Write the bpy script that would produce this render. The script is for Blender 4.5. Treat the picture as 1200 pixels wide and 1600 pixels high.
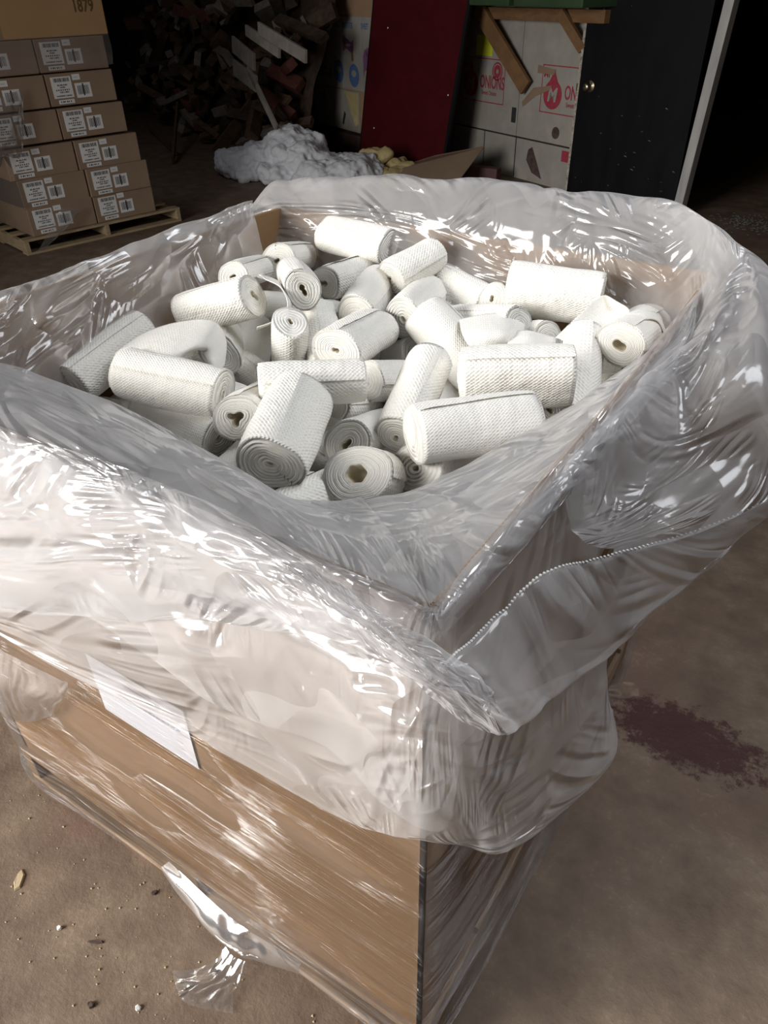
import bpy, bmesh, math, random
import numpy as np
from mathutils import Vector, Matrix, noise

# ------------------------------------------------------------------ clear
for o in list(bpy.data.objects): bpy.data.objects.remove(o)
SC = bpy.context.scene
COL = SC.collection

# ------------------------------------------------------------------ camera
YAW, PITCH, ROLL = -0.5836, 0.6287, -0.0219
cy, sy, cp, sp = math.cos(YAW), math.sin(YAW), math.cos(PITCH), math.sin(PITCH)
fwd = Vector((sy*cp, cy*cp, -sp)); r0 = Vector((cy, -sy, 0)); u0 = r0.cross(fwd)
right = math.cos(ROLL)*r0 + math.sin(ROLL)*u0
upv = -math.sin(ROLL)*r0 + math.cos(ROLL)*u0
cam = bpy.data.cameras.new('camera'); cam_o = bpy.data.objects.new('camera', cam); COL.objects.link(cam_o)
cam.sensor_fit = 'VERTICAL'; cam.sensor_height = 24.0; cam.lens = 1144.9/1600*24
cam.clip_start = .02; cam.clip_end = 100
m = Matrix((right, upv, -fwd)).transposed().to_4x4(); m.translation = Vector((0.2623, -0.4887, 1.7629))
cam_o.matrix_world = m
SC.camera = cam_o

# ------------------------------------------------------------------ exposure, world, daylight through the dock opening, added fill lamps
SC.view_settings.view_transform = 'Standard'; SC.view_settings.look = 'None'
SC.view_settings.gamma = 1; SC.view_settings.use_curve_mapping = False
SC.view_settings.exposure = 0.22
try:
    SC.cycles.transparent_max_bounces = 20
    SC.cycles.max_bounces = 8
except Exception: pass
W = bpy.data.worlds.new('world'); SC.world = W; W.use_nodes = True
bg = W.node_tree.nodes['Background']; bg.inputs[0].default_value = (.75, .80, .9, 1); bg.inputs[1].default_value = .13

def area(name, loc, target, sx, sy_, power, colour, spread=180):
    l = bpy.data.lights.new(name, 'AREA'); l.shape = 'RECTANGLE'; l.size = sx; l.size_y = sy_
    l.energy = power; l.color = colour
    o = bpy.data.objects.new(name, l); COL.objects.link(o); o.location = loc
    o.rotation_euler = (Vector(target)-Vector(loc)).to_track_quat('-Z', 'Y').to_euler(); o['kind'] = 'structure'; l.spread = math.radians(spread)
    return o
area('dock_door_daylight', (-3.2, -3.5, 2.25), (-.5, .4, .7), 3.0, 2.6, 232, (1, .97, .93), 120)
area('overhead_fill', (1.0, 1.5, 4.0), (.0, .9, 1), 2.2, 1.8, 38, (.92, .95, 1), 130)  # added fill lamp, brightens the box's right side and far liner; no real skylight
area('background_fill', (-6.2, 3.6, 4.2), (-7.2, 7.6, .6), 1.6, 1.0, 15, (.95, .96, 1))  # weak lamp added to lift the dim scrap heap; no window stands there

# ------------------------------------------------------------------ helpers
def mesh_obj(name, verts, faces, mat, parent=None, smooth=True, uvs=None, mats=None, midx=None):
    me = bpy.data.meshes.new(name); me.from_pydata([tuple(v) for v in verts], [], [tuple(f) for f in faces]); me.update()
    if mats:
        for q in mats: me.materials.append(q)
        if midx is not None: me.polygons.foreach_set('material_index', midx)
    else: me.materials.append(mat)
    if uvs is not None:
        uv = me.uv_layers.new(name='uv'); li = np.empty(len(me.loops), int); me.loops.foreach_get('vertex_index', li)
        uv.data.foreach_set('uv', np.asarray(uvs, float)[li].ravel())
    if smooth: me.polygons.foreach_set('use_smooth', [True]*len(me.polygons))
    o = bpy.data.objects.new(name, me); COL.objects.link(o)
    if parent: o.parent = parent
    return o
def empty(name, loc=(0, 0, 0), rz=0):
    o = bpy.data.objects.new(name, None); COL.objects.link(o); o.location = loc; o.rotation_euler = (0, 0, rz)
    o.empty_display_size = .05; return o
def tag(o, label, cat, group=None, kind=None):
    o['label'] = label; o['category'] = cat
    if group: o['group'] = group
    if kind: o['kind'] = kind
    return o
def struct(o): o['kind'] = 'structure'; return o
def copy_tree(o, parent=None):
    c = o.copy(); COL.objects.link(c); c.parent = parent
    for ch in list(o.children): copy_tree(ch, c)
    return c
class MB:
    """collects boxes and strips, builds ONE mesh"""
    def __init__(s): s.v = []; s.f = []; s.m = []
    def add(s, vs, fs, mi=0):
        b = len(s.v); s.v += [tuple(v) for v in vs]; s.f += [tuple(i+b for i in f) for f in fs]; s.m += [mi]*len(fs)
    def box(s, x0, x1, y0, y1, z0, z1, mi=0, T=None):
        vs = [(x, y, z) for z in (z0, z1) for x, y in ((x0, y0), (x1, y0), (x1, y1), (x0, y1))]
        if T: vs = [T(v) for v in vs]
        s.add(vs, [(3, 2, 1, 0), (4, 5, 6, 7), (0, 1, 5, 4), (1, 2, 6, 5), (2, 3, 7, 6), (3, 0, 4, 7)], mi)
    def build(s, name, mats, parent=None, bevel=0, smooth=False, seg=2):
        if not isinstance(mats, (list, tuple)): mats = [mats]
        o = mesh_obj(name, s.v, s.f, None, parent, smooth, mats=mats, midx=s.m)
        if bevel:
            b = o.modifiers.new('bevel', 'BEVEL'); b.width = bevel; b.segments = seg; b.limit_method = 'ANGLE'
        return o
def perlin(x, y, seed=0):
    rng = np.random.RandomState(seed); perm = rng.permutation(256); g = rng.rand(256)*2*np.pi
    xi = np.floor(x).astype(int); yi = np.floor(y).astype(int); xf = x-xi; yf = y-yi
    fade = lambda t: t*t*t*(t*(t*6-15)+10); u = fade(xf); v = fade(yf)
    def gr(ix, iy, dx, dy):
        h = perm[(perm[ix & 255]+iy) & 255]; return np.cos(g[h])*dx+np.sin(g[h])*dy
    a = gr(xi, yi, xf, yf); b = gr(xi+1, yi, xf-1, yf); c = gr(xi, yi+1, xf, yf-1); d = gr(xi+1, yi+1, xf-1, yf-1)
    return (a+(b-a)*u)+((c+(d-c)*u)-(a+(b-a)*u))*v
def catmull(P, n):
    """P: K x ... control rows -> n samples"""
    P = np.asarray(P, float); K = len(P); t = np.linspace(0, K-1-1e-9, n); i = t.astype(int); f = (t-i).reshape(-1, *([1]*(P.ndim-1)))
    g = lambda k: P[np.clip(k, 0, K-1)]
    p0, p1, p2, p3 = g(i-1), g(i), g(i+1), g(i+2)
    return .5*((2*p1)+(-p0+p2)*f+(2*p0-5*p1+4*p2-p3)*f**2+(-p0+3*p1-3*p2+p3)*f**3)
def facets(u, v, seed, n, sx=1, sy=1):
    """crumple made of flat facets: difference of two maxima of random planes"""
    rng = np.random.RandomState(seed); out = 0
    for sgn in (1, -1):
        best = np.full(u.shape, -1e9)
        cu = rng.uniform(u.min(), u.max(), n); cv = rng.uniform(v.min(), v.max(), n); r = .0
        w = rng.uniform(0, .02, n)
        d2 = [-(((u-a)*sx)**2+((v-b)*sy)**2)*3.0-c for a, b, c in zip(cu, cv, w)]
        # tangent planes of paraboloids -> piecewise flat
        for a, b, c in zip(cu, cv, w):
            ga, gb = rng.normal(0, .25, 2)
            best = np.maximum(best, -np.abs((u-a)*sx+ga*(v-b))*.6-np.abs((v-b)*sy+gb*(u-a))*.6-c)
        out = out+sgn*best
    return out
def sheet(ctrl, step, amp, seed, stretch=(1, 1)):
    C = np.asarray(ctrl, float); R, K, _ = C.shape
    lu = np.linalg.norm(np.diff(C, axis=1), axis=2).sum(1).max(); lv = np.linalg.norm(np.diff(C, axis=0), axis=2).sum(0).max()
    nu = max(8, int(lu/step)); nv = max(6, int(lv/step))
    A = catmull(C, nv); A = np.swapaxes(catmull(np.swapaxes(A, 0, 1), nu), 0, 1)     # nv x nu x 3
    du = np.gradient(A, axis=1); dv = np.gradient(A, axis=0); N = np.cross(du, dv); N /= np.linalg.norm(N, axis=2, keepdims=True)+1e-9
    u = np.linspace(0, lu, nu)[None, :].repeat(nv, 0); v = np.linspace(0, lv, nv)[:, None].repeat(nu, 1)
    wu = u+.03*perlin(u*9, v*9, seed+50); wv = v+.03*perlin(u*9+7, v*9, seed+51)
    a, b = stretch
    rdg = lambda n, s_: np.sqrt(n*n+s_*s_)          # ridged noise with a slightly rounded crest
    msk = np.clip(.5+1.6*perlin(u*3+5, v*3, seed+30), 0, 1)
    h = 1.9*rdg(perlin(wu*4.5*a, wv*2.6*b, seed), .05)+1.0*msk*rdg(perlin(wu*9*a+3+wv*4, wv*3*b-wu*2, seed+1), .015)+.7*(1-msk)*rdg(perlin(wu*4*a-wv*6, wv*8*b+wu*3, seed+2), .015)
    h -= .8*perlin(wu*4*a, wv*3*b, seed+3)
    h += 3.0*facets(wu, wv, seed+9, max(6, int(lu*lv*60)), 1.0, .8)
    h -= h.mean()
    h *= np.clip(.35+4*np.minimum(v, lv-v)/lv, 0, 1)
    A = A+N*(h*amp)[:, :, None]
    idx = np.arange(nu*nv).reshape(nv, nu)
    F = np.stack([idx[:-1, :-1], idx[:-1, 1:], idx[1:, 1:], idx[1:, :-1]], -1).reshape(-1, 4)
    return A, F, np.stack([u, v], -1)

# ------------------------------------------------------------------ materials
def new_mat(name):
    mt = bpy.data.materials.new(name); mt.use_nodes = True; nt = mt.node_tree; nt.nodes.clear()
    return mt, nt, nt.nodes.new('ShaderNodeOutputMaterial')
def N(nt, t, **k):
    n = nt.nodes.new(t)
    for a, b in k.items(): setattr(n, a, b)
    return n
def coords(nt, scale=(1, 1, 1), kind='Object', rot=(0, 0, 0)):
    tc = N(nt, 'ShaderNodeTexCoord'); mp = N(nt, 'ShaderNodeMapping'); mp.inputs['Scale'].default_value = scale; mp.inputs['Rotation'].default_value = rot
    nt.links.new(tc.outputs[kind], mp.inputs[0]); return mp.outputs[0]
def nz(nt, vec, scale, detail=3, rough=.5, dist=0):
    n = N(nt, 'ShaderNodeTexNoise'); n.inputs['Scale'].default_value = scale; n.inputs['Detail'].default_value = detail
    n.inputs['Roughness'].default_value = rough; n.inputs['Distortion'].default_value = dist
    nt.links.new(vec, n.inputs['Vector']); return n.outputs['Fac']
def ramp(nt, fac, stops):
    r = N(nt, 'ShaderNodeValToRGB'); e = r.color_ramp.elements
    while len(e) < len(stops): e.new(.5)
    for el, (p, c) in zip(e, stops): el.position = p; el.color = (*c, 1) if len(c) == 3 else c
    nt.links.new(fac, r.inputs[0]); return r.outputs[0]
def bump(nt, h, strength, dist):
    b = N(nt, 'ShaderNodeBump'); b.inputs['Strength'].default_value = strength; b.inputs['Distance'].default_value = dist
    nt.links.new(h, b.inputs['Height']); return b.outputs[0]
def principled(nt, out, colour, rough=.6, spec=.5, metal=0):
    p = N(nt, 'ShaderNodeBsdfPrincipled')
    if isinstance(colour, tuple): p.inputs['Base Color'].default_value = (*colour, 1)
    else: nt.links.new(colour, p.inputs['Base Color'])
    p.inputs['Roughness'].default_value = rough; p.inputs['Specular IOR Level'].default_value = spec; p.inputs['Metallic'].default_value = metal
    nt.links.new(p.outputs[0], out.inputs[0]); return p
def noisy(name, c1, c2, scale, rough=.7, bs=.1, sc=(1, 1, 1), spec=.3, metal=0, detail=5):
    mt, nt, out = new_mat(name); v = coords(nt, sc); f = nz(nt, v, scale, detail, .6)
    c = ramp(nt, f, [(.3, c1), (.7, c2)]); p = principled(nt, out, c, rough, spec, metal)
    if bs: nt.links.new(bump(nt, f, bs, .01), p.inputs['Normal'])
    return mt
def mathn(nt, op, a, b=None):
    n = N(nt, 'ShaderNodeMath', operation=op)
    for i, x in enumerate((a, b)):
        if x is None: continue
        if isinstance(x, (int, float)): n.inputs[i].default_value = x
        else: nt.links.new(x, n.inputs[i])
    return n.outputs[0]

def film_mat(name, opacity, tint, rough, bumps, gloss=1.0, ior=1.5, bdist=.01, capv=.22, haze=None, edge=.28):
    mt, nt, out = new_mat(name)
    tr = N(nt, 'ShaderNodeBsdfTransparent'); tr.inputs[0].default_value = (.97, .97, .98, 1)
    df = N(nt, 'ShaderNodeBsdfDiffuse'); df.inputs[0].default_value = (*tint, 1)
    tl = N(nt, 'ShaderNodeBsdfTranslucent'); tl.inputs[0].default_value = (*tint, 1)
    gl = N(nt, 'ShaderNodeBsdfGlossy'); gl.inputs['Roughness'].default_value = rough; gl.inputs[0].default_value = (1, 1, 1, 1)
    h = bumps(nt); nb = bump(nt, h, 1.0, bdist)
    for n in (df, tl, gl): nt.links.new(nb, n.inputs['Normal'])
    m1 = N(nt, 'ShaderNodeMixShader'); m1.inputs[0].default_value = .45; nt.links.new(df.outputs[0], m1.inputs[1]); nt.links.new(tl.outputs[0], m1.inputs[2])
    m2 = N(nt, 'ShaderNodeMixShader'); nt.links.new(tr.outputs[0], m2.inputs[1]); nt.links.new(m1.outputs[0], m2.inputs[2])
    # a sheet seen edge-on is crossed over a longer path and looks milkier
    lw = N(nt, 'ShaderNodeLayerWeight'); lw.inputs['Blend'].default_value = .35
    o = mathn(nt, 'ADD', mathn(nt, 'MULTIPLY', lw.outputs['Facing'], edge), opacity); 
    if haze: o = mathn(nt, 'ADD', o, haze(nt))
    nt.links.new(o, m2.inputs[0])
    fr = N(nt, 'ShaderNodeFresnel'); fr.inputs['IOR'].default_value = ior; nt.links.new(nb, fr.inputs['Normal'])
    g = mathn(nt, 'MINIMUM', mathn(nt, 'MULTIPLY', fr.outputs[0], gloss), capv)
    m3 = N(nt, 'ShaderNodeMixShader'); nt.links.new(g, m3.inputs[0]); nt.links.new(m2.outputs[0], m3.inputs[1]); nt.links.new(gl.outputs[0], m3.inputs[2])
    nt.links.new(m3.outputs[0], out.inputs[0]); return mt
def crinkle(nt):
    """long straight creases in several directions, each set confined to patches, plus soft swells"""
    tot = None
    for k, (ang, sc, lo, w) in enumerate([(12, 22, .52, 1.0), (62, 17, .52, 1.1), (-48, 20, .54, .9), (95, 36, .57, .45)]):
        v = coords(nt, (1, 1, 1), 'UV', (0, 0, math.radians(ang)))
        m1 = N(nt, 'ShaderNodeMapping'); m1.inputs['Scale'].default_value = (.13, 1, 1); m1.inputs['Location'].default_value = (k*3.7, k*1.3, 0); nt.links.new(v, m1.inputs[0])
        f = mathn(nt, 'SUBTRACT', nz(nt, m1.outputs[0], sc, 1.0, .4, .15), .5)
        r = mathn(nt, 'SQRT', mathn(nt, 'ADD', mathn(nt, 'MULTIPLY', f, f), .0004))
        m2 = N(nt, 'ShaderNodeMapping'); m2.inputs['Location'].default_value = (k*5.1+2, k*2.3, 0); nt.links.new(v, m2.inputs[0])
        msk = ramp(nt, nz(nt, m2.outputs[0], 4.5, 1), [(lo, (0, 0, 0)), (lo+.16, (1, 1, 1))])
        t = mathn(nt, 'MULTIPLY', mathn(nt, 'MULTIPLY', r, msk), w*26/sc)
        tot = t if tot is None else mathn(nt, 'ADD', tot, t)
    v = coords(nt)
    a = mathn(nt, 'ABSOLUTE', mathn(nt, 'SUBTRACT', nz(nt, v, 4, 1, .4, .5), .5))
    return mathn(nt, 'ADD', tot, mathn(nt, 'MULTIPLY', a, 1.2))
def streak_noise(nt, sx, sz, sc, off=0):
    v = coords(nt, (sx, sx, sz), rot=(0, math.radians(-2), 0)); m1 = N(nt, 'ShaderNodeMapping'); m1.inputs['Location'].default_value = (off, off, off); nt.links.new(v, m1.inputs[0])
    return nz(nt, m1.outputs[0], sc, 2, .55, .25)
def streaks(nt):
    a = mathn(nt, 'ABSOLUTE', mathn(nt, 'SUBTRACT', streak_noise(nt, .40, 36, 2.0), .5))
    b = mathn(nt, 'ABSOLUTE', mathn(nt, 'SUBTRACT', streak_noise(nt, .5, 70, 2.0, 3), .5))
    msk = ramp(nt, streak_noise(nt, 1.2, 4, 1.6, 7), [(.42, (0, 0, 0)), (.58, (1, 1, 1))])
    return mathn(nt, 'ADD', mathn(nt, 'MULTIPLY', a, msk), mathn(nt, 'MULTIPLY', mathn(nt, 'MULTIPLY', b, msk), .5))
def stretch_haze(nt):
    """stretched film is layered: milky in bands, thickest where it bunches at the pallet"""
    a = ramp(nt, streak_noise(nt, .5, 34, 2.0, 11), [(.50, (0, 0, 0)), (.72, (1, 1, 1))])
    msk = ramp(nt, streak_noise(nt, .8, 3, 1.5, 17), [(.40, (.1, .1, .1)), (.62, (1, 1, 1))])
    tc = N(nt, 'ShaderNodeTexCoord'); sp_ = N(nt, 'ShaderNodeSeparateXYZ'); nt.links.new(tc.outputs['Object'], sp_.inputs[0])
    low = N(nt, 'ShaderNodeMapRange'); nt.links.new(sp_.outputs[2], low.inputs['Value'])
    for k, v in (('From Min', .16), ('From Max', .08), ('To Min', 0), ('To Max', .16)): low.inputs[k].default_value = v
    return mathn(nt, 'ADD', mathn(nt, 'MULTIPLY', mathn(nt, 'MULTIPLY', a, msk), .10), low.outputs['Result'])
def crinkle_fine(nt):
    tot = None
    for k, (ang, sc) in enumerate([(10, 60), (65, 48), (-50, 54)]):
        v = coords(nt, (1, 1, 1), 'UV', (0, 0, math.radians(ang)))
        m1 = N(nt, 'ShaderNodeMapping'); m1.inputs['Scale'].default_value = (.2, 1, 1); m1.inputs['Location'].default_value = (k*3.7, k*1.3, 0); nt.links.new(v, m1.inputs[0])
        f = mathn(nt, 'SUBTRACT', nz(nt, m1.outputs[0], sc, 1.0, .4, .2), .5)
        t = mathn(nt, 'SQRT', mathn(nt, 'ADD', mathn(nt, 'MULTIPLY', f, f), .0003))
        tot = t if tot is None else mathn(nt, 'ADD', tot, t)
    return tot
M = {}
M['liner'] = film_mat('liner_film', .31, (.885, .88, .885), .16, crinkle, 1.7, 1.45, .055)
M['stretch'] = film_mat('stretch_film', .03, (.8, .8, .82), .13, streaks, 1.15, 1.5, .19, .5, stretch_haze, .04)
M['stretch_tuft'] = film_mat('stretch_film_tuft', .10, (.85, .86, .88), .13, crinkle_fine, 1.8, 1.6, .03, .6)

def cardboard(name, c1, c2, flute=True):
    mt, nt, out = new_mat(name); v = coords(nt); f = nz(nt, v, 3, 5, .6); g = nz(nt, coords(nt, (1, 1, .12)), 160, 2, .5)
    c = ramp(nt, f, [(.25, c1), (.75, c2)]); p = principled(nt, out, c, .78, .2)
    nt.links.new(bump(nt, mathn(nt, 'ADD', mathn(nt, 'MULTIPLY', g, .4), f), .12, .004), p.inputs['Normal']); return mt
M['kraft'] = cardboard('kraft_board', (.245, .145, .072), (.29, .18, .092))
M['kraft_dark'] = cardboard('brown_board', (.36, .23, .135), (.43, .28, .17))
M['carton'] = cardboard('carton_board', (.26, .18, .125), (.32, .225, .155))
M['carton_top'] = cardboard('yellow_kraft_board', (.40, .255, .125), (.46, .30, .155))
M['wood'] = noisy('pallet_wood', (.33, .24, .14), (.46, .35, .22), 9, .75, .25, (1, 1, 6))
M['wood_dark'] = noisy('worn_pallet_wood', (.24, .15, .08), (.36, .24, .14), 9, .8, .25, (1, 1, 6))
M['brace'] = noisy('brace_wood', (.17, .09, .04), (.25, .14, .065), 8, .7, .2, (1, 1, 4))
M['paper'] = noisy('paper', (.80, .80, .84), (.86, .86, .89), 20, .6, .02)
M['label'] = noisy('label_white', (.74, .74, .73), (.8, .8, .79), 30, .5, 0)
M['ink'] = noisy('black_ink', (.03, .03, .03), (.05, .05, .05), 30, .6, 0)
M['marker'] = noisy('marker_ink', (.12, .07, .035), (.16, .1, .05), 30, .7, 0)
M['greyink'] = noisy('grey_ink', (.35, .36, .42), (.42, .43, .5), 30, .6, 0)
M['red_ink'] = noisy('red_ink', (.33, .035, .06), (.42, .06, .09), 25, .7, 0)
M['purple_ink'] = noisy('purple_ink', (.20, .08, .19), (.27, .12, .26), 25, .7, 0)
M['blue_ink'] = noisy('blue_ink', (.07, .15, .32), (.11, .2, .4), 25, .7, 0)
M['yellow'] = noisy('yellow_sticker', (.62, .66, .03), (.72, .76, .06), 20, .6, 0)
M['white_board'] = noisy('white_board', (.33, .31, .27), (.42, .395, .35), 5, .8, .08)
M['red_panel'] = noisy('red_paint', (.055, .003, .005), (.075, .004, .007), 6, .7, .02, spec=.12)
M['black_paint'] = noisy('black_paint', (.005, .005, .0065), (.009, .009, .011), 6, .5, .05, (1, 1, .3), .12)
M['chipped'] = noisy('chipped_white_paint', (.16, .13, .1), (.62, .58, .5), 30, .7, .2)
M['grey_frame'] = noisy('grey_white_paint', (.30, .30, .30), (.46, .45, .43), 12, .6, .1, (1, 1, .2))
M['dust'] = noisy('pale_dust', (.13, .12, .11), (.22, .21, .19), 30, .9, 0)
M['brass'] = noisy('worn_brass', (.55, .47, .32), (.72, .64, .48), 20, .28, .02, metal=1)
M['green'] = noisy('green_paint', (.035, .065, .03), (.05, .09, .042), 8, .6, .1)
M['fluff'] = noisy('white_fluff', (.66, .68, .72), (.82, .83, .86), 14, .9, .6)
M['yellow_foam'] = noisy('yellow_insulation', (.48, .38, .17), (.62, .51, .27), 14, .95, .6)
M['dark_wall'] = noisy('dark_wall', (.03, .022, .018), (.06, .045, .035), 3, .9, .1)
M['curb'] = noisy('red_painted_curb', (.10, .05, .05), (.16, .085, .08), 6, .85, .2)
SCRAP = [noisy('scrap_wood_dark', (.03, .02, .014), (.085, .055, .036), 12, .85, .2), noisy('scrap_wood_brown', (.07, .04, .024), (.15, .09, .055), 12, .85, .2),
         noisy('scrap_wood_grey', (.13, .11, .09), (.25, .21, .17), 12, .85, .2), noisy('scrap_wood_red', (.08, .026, .02), (.14, .05, .036), 12, .85, .2)]
M['board_pale'] = noisy('pale_painted_board', (.2, .18, .15), (.3, .27, .24), 10, .8, .1)
M['chip'] = noisy('splinter_wood', (.42, .33, .2), (.58, .47, .31), 20, .8, .2)
M['dirt'] = noisy('dark_crumb', (.05, .035, .03), (.12, .08, .07), 20, .9, .2)

def floor_mat():
    mt, nt, out = new_mat('stained_concrete'); v = coords(nt)
    big = nz(nt, v, 1.1, 6, .62, .3); mid = nz(nt, v, 6, 7, .65); fine = nz(nt, v, 70, 4, .7)
    c = ramp(nt, mid, [(.3, (.115, .078, .055)), (.5, (.175, .125, .088)), (.72, (.25, .19, .135))])
    red = ramp(nt, mathn(nt, 'ADD', mathn(nt, 'MULTIPLY', big, .7), mathn(nt, 'MULTIPLY', mid, .3)), [(.50, (0, 0, 0)), (.60, (1, 1, 1))])
    # one worn patch of old red paint to the right of the box
    tc = N(nt, 'ShaderNodeTexCoord'); sub = N(nt, 'ShaderNodeVectorMath', operation='SUBTRACT'); sub.inputs[1].default_value = (.25, 1.06, 0)
    nt.links.new(tc.outputs['Object'], sub.inputs[0]); scl = N(nt, 'ShaderNodeVectorMath', operation='MULTIPLY'); scl.inputs[1].default_value = (4.2, 8.5, 0)
    nt.links.new(sub.outputs[0], scl.inputs[0]); ln = N(nt, 'ShaderNodeVectorMath', operation='LENGTH'); nt.links.new(scl.outputs[0], ln.inputs[0])
    edge = mathn(nt, 'ADD', ln.outputs['Value'], mathn(nt, 'MULTIPLY', mathn(nt, 'SUBTRACT', nz(nt, v, 22, 6, .75), .5), 2.2))
    patch = ramp(nt, edge, [(.72, (1, 1, 1)), (.98, (0, 0, 0))])
    def mix(f, a, b, k=1):
        mx = N(nt, 'ShaderNodeMix', data_type='RGBA'); nt.links.new(mathn(nt, 'MULTIPLY', f, k), mx.inputs['Factor']); nt.links.new(a, mx.inputs['A'])
        if isinstance(b, tuple): mx.inputs['B'].default_value = (*b, 1)
        else: nt.links.new(b, mx.inputs['B'])
        return mx.outputs['Result']
    c = mix(red, c, (.15, .07, .058), .55)
    c = mix(patch, c, (.055, .014, .014), .88)
    dust = ramp(nt, mathn(nt, 'ADD', mathn(nt, 'MULTIPLY', fine, .5), mathn(nt, 'MULTIPLY', mid, .5)), [(.55, (0, 0, 0)), (.68, (1, 1, 1))])
    c = mix(dust, c, (.36, .29, .21), .4)
    p = principled(nt, out, c, .62, .35)
    nt.links.new(bump(nt, mathn(nt, 'ADD', fine, mathn(nt, 'MULTIPLY', mid, 2.0)), .35, .006), p.inputs['Normal'])
    return mt
def cloth_mat(name, dimple, depth, c=(.90, .88, .82)):
    mt, nt, out = new_mat(name); tc = N(nt, 'ShaderNodeTexCoord'); sep = N(nt, 'ShaderNodeSeparateXYZ'); nt.links.new(tc.outputs['UV'], sep.inputs[0])
    k = 2*math.pi/dimple
    a = mathn(nt, 'SINE', mathn(nt, 'MULTIPLY', sep.outputs[0], k)); b = mathn(nt, 'SINE', mathn(nt, 'MULTIPLY', sep.outputs[1], k*.8))
    h = mathn(nt, 'ADD', mathn(nt, 'MULTIPLY', a, b), mathn(nt, 'MULTIPLY', a, .35))
    w = nz(nt, coords(nt), 34, 3, .5)
    h = mathn(nt, 'ADD', mathn(nt, 'MULTIPLY', h, .32), mathn(nt, 'MULTIPLY', w, 3.0))
    f = nz(nt, coords(nt), 9, 2); cc = ramp(nt, f, [(.2, tuple(x*.97 for x in c)), (.8, c)])
    p = principled(nt, out, cc, .62, .25); p.inputs['Sheen Weight'].default_value = .25; p.inputs['Sheen Roughness'].default_value = .4
    nt.links.new(bump(nt, h, .8, depth), p.inputs['Normal']); return mt
M['cloth'] = cloth_mat('dimpled_cloth', .0072, .0021)
M['cloth_ribbed'] = cloth_mat('ribbed_cloth', .0058, .0015)
def end_mat():
    mt, nt, out = new_mat('rolled_cloth_end'); tc = N(nt, 'ShaderNodeTexCoord'); sp_ = N(nt, 'ShaderNodeSeparateXYZ'); nt.links.new(tc.outputs['UV'], sp_.inputs[0])
    w = nz(nt, coords(nt), 40, 3, .5)
    a = mathn(nt, 'SINE', mathn(nt, 'ADD', mathn(nt, 'MULTIPLY', sp_.outputs[0], 2*math.pi/.0042), mathn(nt, 'MULTIPLY', w, 5)))
    c = ramp(nt, w, [(.3, (.87, .85, .78)), (.7, (.91, .89, .84))]); p = principled(nt, out, c, .85, .2)
    nt.links.new(bump(nt, mathn(nt, 'ADD', mathn(nt, 'MULTIPLY', a, .35), w), .6, .0025), p.inputs['Normal']); return mt
M['cloth_end'] = end_mat()
M['core'] = noisy('shaded_core', (.5, .45, .34), (.62, .57, .45), 30, .9, .2)

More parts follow.
